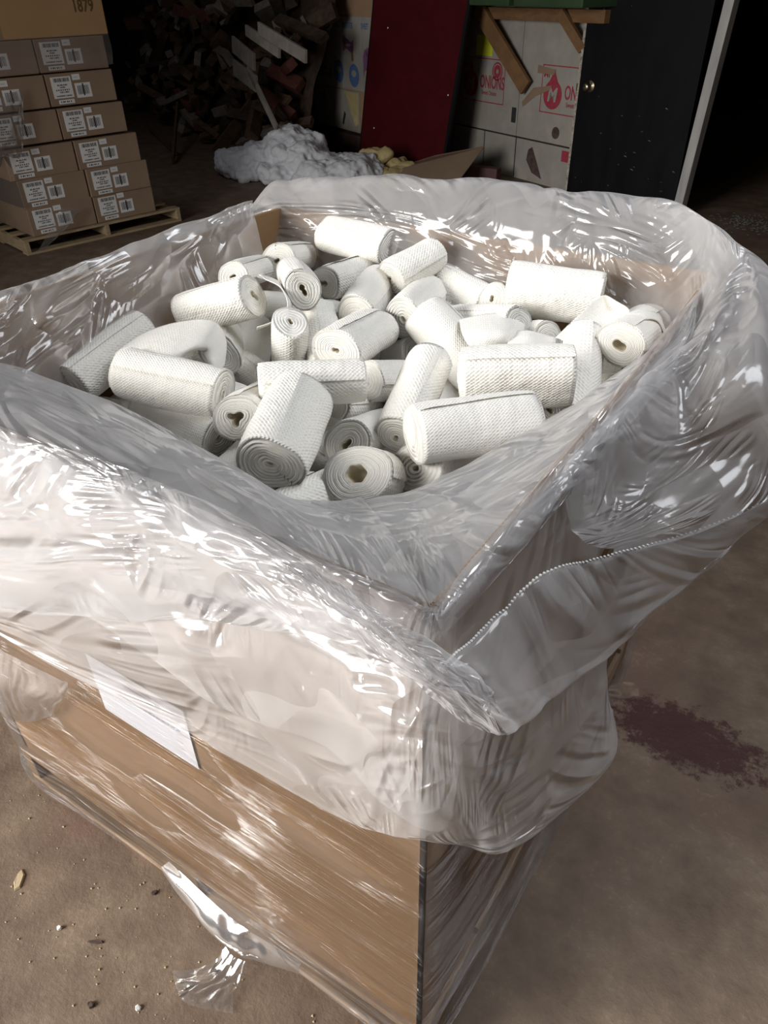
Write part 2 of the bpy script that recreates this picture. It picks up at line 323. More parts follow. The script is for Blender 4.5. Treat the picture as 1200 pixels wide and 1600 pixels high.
LINER_SHEETS = {
 'inner_front': ([
  [(-1.2,-0.022,1.203),(-0.893,-0.021,1.203),(-0.737,-0.015,1.203),(-0.599,-0.008,1.203),(-0.468,-0.008,1.203),(-0.359,-0.011,1.203),(-0.274,-0.011,1.203),(-0.185,-0.011,1.203),(-0.113,-0.013,1.203),(-0.045,-0.014,1.203),(-0.001,-0.014,1.203)],
  [(-1.2,-0.01,1.233),(-0.893,-0.009,1.233),(-0.737,-0.003,1.233),(-0.599,0.004,1.233),(-0.468,0.004,1.233),(-0.359,0.001,1.233),(-0.274,0.001,1.233),(-0.185,0.001,1.233),(-0.113,-0.001,1.233),(-0.045,-0.002,1.233),(-0.001,-0.002,1.233)],
  [(-1.2,0.083,1.218),(-1.058,0.095,1.218),(-0.902,0.106,1.218),(-0.774,0.108,1.218),(-0.632,0.107,1.218),(-0.505,0.099,1.218),(-0.395,0.091,1.218),(-0.295,0.083,1.218),(-0.217,0.083,1.21),(-0.153,0.091,1.21),(-0.112,0.104,1.21)],
  [(-1.2,0.173,1.17),(-1.17,0.197,1.17),(-1.063,0.211,1.17),(-0.945,0.209,1.17),(-0.793,0.207,1.17),(-0.646,0.194,1.17),(-0.514,0.178,1.17),(-0.402,0.163,1.17),(-0.318,0.164,1.155),(-0.257,0.181,1.155),(-0.219,0.207,1.155)],
  [(-1.2,0.234,1.12),(-1.17,0.265,1.12),(-1.14,0.282,1.12),(-1.06,0.278,1.12),(-0.901,0.275,1.12),(-0.742,0.258,1.12),(-0.594,0.238,1.12),(-0.474,0.217,1.12),(-0.386,0.219,1.1),(-0.328,0.242,1.1),(-0.291,0.277,1.1)],
  [(-1.2,0.244,1.02),(-1.17,0.275,1.02),(-1.14,0.292,1.02),(-1.06,0.288,1.02),(-0.901,0.285,1.02),(-0.742,0.268,1.02),(-0.594,0.248,1.02),(-0.474,0.227,1.02),(-0.386,0.229,1),(-0.328,0.252,1),(-0.291,0.287,1)]], 0.0035, 1),
 'inner_right': ([
  [(0.011,-0.002,1.203),(0.018,0.099,1.203),(0.026,0.253,1.203),(0.034,0.445,1.203),(0.041,0.636,1.203),(0.049,0.851,1.203),(0.015,1.044,1.203)],
  [(-0.001,-0.002,1.233),(0.006,0.099,1.233),(0.014,0.253,1.233),(0.022,0.445,1.233),(0.029,0.636,1.233),(0.037,0.851,1.233),(0.003,1.044,1.233)],
  [(-0.124,0.113,1.194),(-0.096,0.196,1.194),(-0.075,0.327,1.194),(-0.053,0.505,1.194),(-0.032,0.662,1.194),(-0.019,0.84,1.194),(-0.012,1.023,1.194)],
  [(-0.274,0.254,1.12),(-0.22,0.315,1.12),(-0.185,0.418,1.12),(-0.144,0.578,1.12),(-0.107,0.694,1.12),(-0.087,0.827,1.12),(-0.031,0.998,1.12)],
  [(-0.284,0.254,1.02),(-0.23,0.315,1.02),(-0.195,0.418,1.02),(-0.154,0.578,1.02),(-0.117,0.694,1.02),(-0.097,0.827,1.02),(-0.041,0.998,1.02)]], 0.003, 2),
 'skirt': ([
  [(-1.25,0.004,1.235),(-1,0.004,1.235),(-0.75,0.004,1.235),(-0.5,0.004,1.235),(-0.3,0.004,1.235),(-0.15,0.004,1.235),(-0.05,0.004,1.235),(-0.003,0.003,1.235),(-0.004,0.06,1.235),(-0.004,0.2,1.235),(-0.004,0.4,1.235),(-0.004,0.6,1.235),(-0.004,0.8,1.235),(-0.004,1,1.235),(-0.004,1.2,1.235)],
  [(-1.25,-0.01,1.231),(-1,-0.01,1.231),(-0.75,-0.01,1.231),(-0.5,-0.01,1.231),(-0.3,-0.01,1.231),(-0.15,-0.01,1.231),(-0.05,-0.01,1.231),(0.007,-0.007,1.231),(0.01,0.06,1.231),(0.01,0.2,1.231),(0.01,0.4,1.231),(0.01,0.6,1.231),(0.01,0.8,1.231),(0.01,1,1.231),(0.01,1.2,1.231)],
  [(-1.25,-0.018,1.169),(-1,-0.026,1.169),(-0.75,-0.01,1.169),(-0.5,-0.018,1.169),(-0.3,-0.026,1.169),(-0.15,-0.01,1.169),(-0.05,-0.018,1.169),(0.018,-0.018,1.169),(0.01,0.06,1.169),(0.018,0.2,1.169),(0.026,0.4,1.169),(0.01,0.6,1.169),(0.019,0.8,1.169),(0.025,1,1.169),(0.01,1.2,1.169)],
  [(-1.25,-0.028,1.089),(-1,-0.04,1.07),(-0.75,-0.016,1.079),(-0.5,-0.028,1.103),(-0.3,-0.04,1.107),(-0.15,-0.016,1.085),(-0.05,-0.028,1.069),(0.028,-0.028,1.083),(0.016,0.06,1.106),(0.029,0.2,1.104),(0.04,0.4,1.081),(0.015,0.6,1.069),(0.029,0.8,1.087),(0.04,1,1.108),(0.015,1.2,1.101)],
  [(-1.25,-0.038,1.009),(-1,-0.054,0.99),(-0.75,-0.021,0.999),(-0.5,-0.038,1.023),(-0.3,-0.054,1.027),(-0.15,-0.021,1.005),(-0.05,-0.039,0.989),(0.038,-0.038,1.003),(0.021,0.06,1.026),(0.039,0.2,1.024),(0.054,0.4,1.001),(0.021,0.6,0.989),(0.039,0.8,1.007),(0.054,1,1.028),(0.021,1.2,1.021)],
  [(-1.25,-0.042,0.929),(-1,-0.06,0.91),(-0.75,-0.024,0.919),(-0.5,-0.042,0.943),(-0.3,-0.06,0.947),(-0.15,-0.024,0.925),(-0.05,-0.043,0.909),(0.042,-0.042,0.923),(0.023,0.06,0.946),(0.043,0.2,0.944),(0.06,0.4,0.921),(0.023,0.6,0.909),(0.043,0.8,0.927),(0.059,1,0.948),(0.023,1.2,0.941)]], 0.006, 3),
 'front_upper': ([
  [(-0.967,-0.02,1.23),(-0.712,-0.02,1.232),(-0.558,-0.02,1.255),(-0.431,-0.02,1.261),(-0.325,-0.025,1.266),(-0.24,-0.03,1.267),(-0.163,-0.035,1.258),(-0.101,-0.04,1.244),(-0.034,-0.045,1.232),(0.031,-0.04,1.208),(0.058,-0.015,1.157)],
  [(-0.949,-0.042,1.2),(-0.688,-0.042,1.216),(-0.526,-0.042,1.247),(-0.397,-0.042,1.261),(-0.296,-0.047,1.27),(-0.209,-0.052,1.276),(-0.134,-0.057,1.271),(-0.074,-0.062,1.26),(-0.011,-0.067,1.25),(0.044,-0.057,1.222),(0.073,-0.038,1.182)],
  [(-0.969,-0.065,1.117),(-0.683,-0.065,1.161),(-0.496,-0.065,1.212),(-0.36,-0.065,1.242),(-0.264,-0.07,1.259),(-0.173,-0.075,1.274),(-0.097,-0.08,1.276),(-0.04,-0.085,1.27),(0.017,-0.088,1.26),(0.061,-0.073,1.228),(0.089,-0.056,1.197)],
  [(-1.072,-0.07,0.964),(-0.732,-0.07,1.057),(-0.501,-0.07,1.141),(-0.348,-0.07,1.192),(-0.255,-0.075,1.219),(-0.154,-0.08,1.246),(-0.073,-0.085,1.257),(-0.017,-0.09,1.256),(0.034,-0.089,1.242),(0.07,-0.072,1.209),(0.097,-0.052,1.181)],
  [(-1.221,-0.065,0.773),(-0.807,-0.065,0.93),(-0.524,-0.065,1.055),(-0.351,-0.065,1.131),(-0.258,-0.07,1.17),(-0.147,-0.075,1.209),(-0.06,-0.08,1.228),(-0.004,-0.085,1.232),(0.044,-0.079,1.212),(0.074,-0.06,1.178),(0.1,-0.034,1.148)],
  [(-1.241,-0.085,0.698),(-0.889,-0.05,0.819),(-0.561,-0.05,0.979),(-0.37,-0.05,1.075),(-0.275,-0.055,1.121),(-0.154,-0.06,1.17),(-0.061,-0.065,1.194),(-0.003,-0.07,1.201),(0.044,-0.061,1.178),(0.07,-0.039,1.139),(0.09,0.01,1.083)],
  [(-1.234,-0.081,0.716),(-0.926,-0.032,0.8),(-0.593,-0.032,0.958),(-0.397,-0.032,1.054),(-0.298,-0.037,1.101),(-0.173,-0.042,1.15),(-0.078,-0.047,1.173),(-0.017,-0.052,1.179),(0.034,-0.046,1.159),(0.06,-0.017,1.112),(0.072,0.058,1.019)]], 0.009, 4),
 'front_lower': ([
  [(-1.021,-0.025,0.867),(-0.883,-0.025,0.898),(-0.613,-0.025,1.021),(-0.364,-0.025,1.128),(-0.25,-0.027,1.166),(-0.111,-0.03,1.197),(-0.039,-0.038,1.203),(0.022,-0.036,1.178),(0.054,-0.015,1.147),(0.077,0.05,1.095),(0.105,0.12,1.077),(0.117,0.24,1),(0.107,0.4,0.868)],
  [(-1.008,-0.038,0.855),(-0.876,-0.038,0.876),(-0.614,-0.038,0.976),(-0.365,-0.038,1.071),(-0.244,-0.045,1.11),(-0.1,-0.051,1.143),(-0.023,-0.064,1.163),(0.034,-0.062,1.149),(0.056,-0.016,1.087),(0.081,0.045,1.032),(0.11,0.12,1.012),(0.129,0.25,0.946),(0.116,0.39,0.848)],
  [(-1.008,-0.047,0.833),(-0.88,-0.047,0.844),(-0.626,-0.047,0.92),(-0.374,-0.047,1.002),(-0.248,-0.055,1.036),(-0.097,-0.062,1.07),(-0.015,-0.078,1.104),(0.039,-0.076,1.102),(0.058,-0.018,1.022),(0.085,0.04,0.964),(0.116,0.12,0.942),(0.142,0.26,0.89),(0.125,0.38,0.828)],
  [(-1.04,-0.044,0.786),(-0.914,-0.044,0.787),(-0.662,-0.044,0.837),(-0.401,-0.044,0.905),(-0.269,-0.052,0.931),(-0.107,-0.059,0.962),(-0.02,-0.074,1.007),(0.035,-0.073,1.021),(0.061,-0.019,0.951),(0.089,0.035,0.889),(0.122,0.12,0.866),(0.155,0.27,0.83),(0.134,0.37,0.808)],
  [(-1.091,-0.034,0.73),(-0.965,-0.034,0.722),(-0.71,-0.034,0.751),(-0.436,-0.034,0.807),(-0.299,-0.039,0.822),(-0.126,-0.045,0.849),(-0.034,-0.056,0.898),(0.024,-0.057,0.928),(0.062,-0.02,0.895),(0.092,0.031,0.831),(0.127,0.12,0.806),(0.166,0.277,0.785),(0.14,0.363,0.794)],
  [(-1.11,-0.03,0.709),(-0.983,-0.03,0.698),(-0.728,-0.03,0.717),(-0.45,-0.03,0.767),(-0.31,-0.035,0.778),(-0.133,-0.04,0.803),(-0.038,-0.05,0.853),(0.02,-0.051,0.891),(0.063,-0.02,0.873),(0.094,0.03,0.807),(0.129,0.12,0.782),(0.17,0.28,0.768),(0.143,0.36,0.788)]], 0.009, 5),
 'right_flap': ([
  [(0.279,0.772,1.028),(0.217,0.625,1.046),(0.158,0.485,1.066),(0.112,0.365,1.101),(0.079,0.264,1.135),(0.058,0.152,1.18),(0.039,0.091,1.165),(0.03,0.031,1.164),(0.022,-0.014,1.169)],
  [(0.278,0.75,1.042),(0.215,0.6,1.062),(0.157,0.46,1.086),(0.112,0.34,1.124),(0.08,0.24,1.161),(0.061,0.13,1.208),(0.043,0.07,1.193),(0.035,0.01,1.193),(0.029,-0.035,1.198)],
  [(0.281,0.748,1.034),(0.228,0.616,1.052),(0.174,0.48,1.061),(0.132,0.356,1.09),(0.103,0.249,1.117),(0.085,0.128,1.166),(0.07,0.065,1.164),(0.063,0.005,1.174),(0.058,-0.042,1.188)],
  [(0.283,0.759,1.018),(0.241,0.644,1.035),(0.191,0.511,1.026),(0.152,0.384,1.045),(0.124,0.27,1.061),(0.106,0.139,1.11),(0.092,0.072,1.122),(0.087,0.012,1.141),(0.082,-0.036,1.162)],
  [(0.286,0.78,0.997),(0.252,0.68,1.013),(0.205,0.55,0.987),(0.168,0.42,0.995),(0.143,0.3,0.998),(0.123,0.16,1.046),(0.11,0.09,1.07),(0.105,0.03,1.096),(0.099,-0.02,1.124)],
  [(0.286,0.798,0.988),(0.249,0.694,1.003),(0.2,0.564,0.979),(0.162,0.434,0.988),(0.135,0.316,0.991),(0.113,0.178,1.036),(0.1,0.109,1.055),(0.094,0.049,1.077),(0.087,-0.001,1.102)]], 0.006, 6),
 'far_billow': ([
  [(-1.21,1.18,1.019),(-1.076,1.18,1.048),(-0.898,1.18,1.088),(-0.736,1.18,1.105),(-0.585,1.18,1.086),(-0.444,1.18,1.086),(-0.282,1.18,1.089),(-0.173,1.18,1.074),(-0.041,1.084,1.09),(0.023,0.96,1.14),(0.043,0.83,1.172),(0.021,0.739,1.172),(0.016,0.565,1.172),(0.01,0.425,1.172),(0.004,0.297,1.172)],
  [(-1.219,1.18,1.095),(-1.084,1.18,1.125),(-0.905,1.18,1.165),(-0.742,1.18,1.182),(-0.59,1.18,1.162),(-0.449,1.18,1.163),(-0.285,1.18,1.166),(-0.176,1.18,1.15),(-0.041,1.084,1.15),(0.023,0.96,1.2),(0.043,0.83,1.232),(0.031,0.739,1.232),(0.026,0.565,1.232),(0.02,0.425,1.232),(0.014,0.297,1.232)],
  [(-1.286,1.21,1.147),(-1.125,1.21,1.18),(-0.933,1.21,1.222),(-0.76,1.21,1.235),(-0.609,1.21,1.224),(-0.468,1.21,1.22),(-0.306,1.21,1.232),(-0.185,1.21,1.232),(-0.057,1.186,1.22),(0.03,1.022,1.245),(0.076,0.832,1.262),(0.083,0.74,1.211),(0.083,0.6,1.169),(0.054,0.45,1.147),(0.031,0.31,1.163)],
  [(-1.34,1.235,1.183),(-1.209,1.235,1.235),(-0.98,1.235,1.272),(-0.795,1.235,1.285),(-0.625,1.235,1.289),(-0.469,1.235,1.292),(-0.325,1.235,1.296),(-0.205,1.235,1.3),(-0.072,1.224,1.29),(0.026,1.09,1.3),(0.085,1,1.28),(0.137,0.72,1.238),(0.131,0.62,1.15),(0.094,0.46,1.121),(0.052,0.31,1.144)],
  [(-1.353,1.27,1.215),(-1.284,1.31,1.279),(-1.074,1.31,1.31),(-0.861,1.31,1.333),(-0.668,1.31,1.347),(-0.492,1.31,1.354),(-0.36,1.31,1.347),(-0.231,1.31,1.352),(-0.072,1.205,1.36),(0.025,1.126,1.345),(0.103,1.071,1.3),(0.186,0.75,1.249),(0.182,0.66,1.145),(0.137,0.48,1.113),(0.072,0.32,1.134)],
  [(-1.353,1.36,1.155),(-1.284,1.4,1.219),(-1.074,1.4,1.25),(-0.861,1.4,1.273),(-0.668,1.4,1.287),(-0.492,1.4,1.294),(-0.36,1.4,1.287),(-0.231,1.4,1.292),(-0.022,1.295,1.26),(0.105,1.186,1.245),(0.183,1.091,1.2),(0.242,0.75,1.178),(0.227,0.68,1.107),(0.168,0.5,1.095),(0.093,0.33,1.125)],
  [(-1.353,1.38,0.915),(-1.284,1.42,0.979),(-1.074,1.42,1.01),(-0.861,1.42,1.033),(-0.668,1.42,1.047),(-0.492,1.42,1.054),(-0.36,1.42,1.047),(-0.231,1.42,1.052),(-0.012,1.313,1.04),(0.121,1.198,1.025),(0.199,1.095,0.98),(0.273,0.74,1.082),(0.245,0.66,1.062),(0.175,0.48,1.086),(0.096,0.32,1.124)]], 0.011, 7),
 'left_inner': ([
  [(-1.252,0.17,1.118),(-1.252,0.338,1.124),(-1.252,0.458,1.128),(-1.252,0.589,1.131),(-1.252,0.747,1.135),(-1.252,0.901,1.141),(-1.252,1.022,1.144),(-1.252,1.14,1.142)],
  [(-1.232,0.17,1.238),(-1.232,0.338,1.244),(-1.232,0.458,1.248),(-1.232,0.589,1.251),(-1.232,0.747,1.255),(-1.232,0.901,1.261),(-1.232,1.022,1.264),(-1.232,1.14,1.262)],
  [(-1.205,0.151,1.232),(-1.205,0.317,1.236),(-1.205,0.435,1.24),(-1.205,0.564,1.241),(-1.205,0.719,1.245),(-1.205,0.871,1.249),(-1.205,0.99,1.251),(-1.205,1.106,1.249)],
  [(-1.145,0.115,1.227),(-1.185,0.285,1.187),(-1.145,0.378,1.205),(-1.185,0.533,1.196),(-1.145,0.655,1.212),(-1.185,0.838,1.196),(-1.145,0.918,1.217),(-1.185,1.096,1.216)],
  [(-1.13,0.08,1.162),(-1.13,0.222,1.115),(-1.13,0.341,1.106),(-1.13,0.459,1.102),(-1.13,0.581,1.104),(-1.13,0.76,1.104),(-1.13,0.893,1.118),(-1.13,1.051,1.131)],
  [(-1.12,0.08,1.082),(-1.12,0.222,1.035),(-1.12,0.341,1.026),(-1.12,0.459,1.022),(-1.12,0.581,1.024),(-1.12,0.76,1.024),(-1.12,0.893,1.038),(-1.12,1.051,1.051)]], 0.01, 8),
 'inner_front_under': ([
  [(-1.2,-0.018,1.189),(-0.893,-0.017,1.189),(-0.737,-0.011,1.189),(-0.599,-0.004,1.189),(-0.468,-0.004,1.189),(-0.359,-0.007,1.189),(-0.274,-0.007,1.189),(-0.185,-0.007,1.189),(-0.113,-0.009,1.189),(-0.045,-0.01,1.189),(-0.001,-0.01,1.189)],
  [(-1.2,-0.006,1.219),(-0.893,-0.005,1.219),(-0.737,0.001,1.219),(-0.599,0.008,1.219),(-0.468,0.008,1.219),(-0.359,0.005,1.219),(-0.274,0.005,1.219),(-0.185,0.005,1.219),(-0.113,0.003,1.219),(-0.045,0.002,1.219),(-0.001,0.002,1.219)],
  [(-1.2,0.087,1.204),(-1.058,0.099,1.204),(-0.902,0.11,1.204),(-0.774,0.112,1.204),(-0.632,0.111,1.204),(-0.505,0.103,1.204),(-0.395,0.095,1.204),(-0.295,0.087,1.204),(-0.217,0.087,1.196),(-0.153,0.095,1.196),(-0.112,0.108,1.196)],
  [(-1.2,0.177,1.156),(-1.17,0.201,1.156),(-1.063,0.215,1.156),(-0.945,0.213,1.156),(-0.793,0.211,1.156),(-0.646,0.198,1.156),(-0.514,0.182,1.156),(-0.402,0.167,1.156),(-0.318,0.168,1.141),(-0.257,0.185,1.141),(-0.219,0.211,1.141)],
  [(-1.2,0.238,1.106),(-1.17,0.269,1.106),(-1.14,0.286,1.106),(-1.06,0.282,1.106),(-0.901,0.279,1.106),(-0.742,0.262,1.106),(-0.594,0.242,1.106),(-0.474,0.221,1.106),(-0.386,0.223,1.086),(-0.328,0.246,1.086),(-0.291,0.281,1.086)],
  [(-1.2,0.248,1.006),(-1.17,0.279,1.006),(-1.14,0.296,1.006),(-1.06,0.292,1.006),(-0.901,0.289,1.006),(-0.742,0.272,1.006),(-0.594,0.252,1.006),(-0.474,0.231,1.006),(-0.386,0.233,0.986),(-0.328,0.256,0.986),(-0.291,0.291,0.986)]], 0.0035, 61),
 'inner_right_under': ([
  [(0.005,-0.002,1.191),(0.012,0.099,1.191),(0.02,0.253,1.191),(0.028,0.445,1.191),(0.035,0.636,1.191),(0.043,0.851,1.191),(0.009,1.044,1.191)],
  [(-0.007,-0.002,1.221),(0,0.099,1.221),(0.008,0.253,1.221),(0.016,0.445,1.221),(0.023,0.636,1.221),(0.031,0.851,1.221),(-0.003,1.044,1.221)],
  [(-0.13,0.113,1.182),(-0.102,0.196,1.182),(-0.081,0.327,1.182),(-0.059,0.505,1.182),(-0.038,0.662,1.182),(-0.025,0.84,1.182),(-0.018,1.023,1.182)],
  [(-0.28,0.254,1.108),(-0.226,0.315,1.108),(-0.191,0.418,1.108),(-0.15,0.578,1.108),(-0.113,0.694,1.108),(-0.093,0.827,1.108),(-0.037,0.998,1.108)],
  [(-0.29,0.254,1.008),(-0.236,0.315,1.008),(-0.201,0.418,1.008),(-0.16,0.578,1.008),(-0.123,0.694,1.008),(-0.103,0.827,1.008),(-0.047,0.998,1.008)]], 0.003, 62),
 'front_upper_under': ([
  [(-0.967,-0.006,1.23),(-0.712,-0.006,1.232),(-0.558,-0.006,1.255),(-0.431,-0.006,1.261),(-0.325,-0.011,1.266),(-0.24,-0.016,1.267),(-0.163,-0.021,1.258),(-0.101,-0.026,1.244),(-0.034,-0.031,1.232),(0.031,-0.026,1.208),(0.058,-0.001,1.157)],
  [(-0.949,-0.028,1.2),(-0.688,-0.028,1.216),(-0.526,-0.028,1.247),(-0.397,-0.028,1.261),(-0.296,-0.033,1.27),(-0.209,-0.038,1.276),(-0.134,-0.043,1.271),(-0.074,-0.048,1.26),(-0.011,-0.053,1.25),(0.044,-0.043,1.222),(0.073,-0.024,1.182)],
  [(-0.969,-0.051,1.117),(-0.683,-0.051,1.161),(-0.496,-0.051,1.212),(-0.36,-0.051,1.242),(-0.264,-0.056,1.259),(-0.173,-0.061,1.274),(-0.097,-0.066,1.276),(-0.04,-0.071,1.27),(0.017,-0.074,1.26),(0.061,-0.059,1.228),(0.089,-0.042,1.197)],
  [(-1.072,-0.056,0.964),(-0.732,-0.056,1.057),(-0.501,-0.056,1.141),(-0.348,-0.056,1.192),(-0.255,-0.061,1.219),(-0.154,-0.066,1.246),(-0.073,-0.071,1.257),(-0.017,-0.076,1.256),(0.034,-0.075,1.242),(0.07,-0.058,1.209),(0.097,-0.038,1.181)],
  [(-1.221,-0.051,0.773),(-0.807,-0.051,0.93),(-0.524,-0.051,1.055),(-0.351,-0.051,1.131),(-0.258,-0.056,1.17),(-0.147,-0.061,1.209),(-0.06,-0.066,1.228),(-0.004,-0.071,1.232),(0.044,-0.065,1.212),(0.074,-0.046,1.178),(0.1,-0.02,1.148)],
  [(-1.241,-0.071,0.698),(-0.889,-0.036,0.819),(-0.561,-0.036,0.979),(-0.37,-0.036,1.075),(-0.275,-0.041,1.121),(-0.154,-0.046,1.17),(-0.061,-0.051,1.194),(-0.003,-0.056,1.201),(0.044,-0.047,1.178),(0.07,-0.025,1.139),(0.09,0.024,1.083)],
  [(-1.234,-0.067,0.716),(-0.926,-0.018,0.8),(-0.593,-0.018,0.958),(-0.397,-0.018,1.054),(-0.298,-0.023,1.101),(-0.173,-0.028,1.15),(-0.078,-0.033,1.173),(-0.017,-0.038,1.179),(0.034,-0.032,1.159),(0.06,-0.003,1.112),(0.072,0.072,1.019)]], 0.009, 64),
}
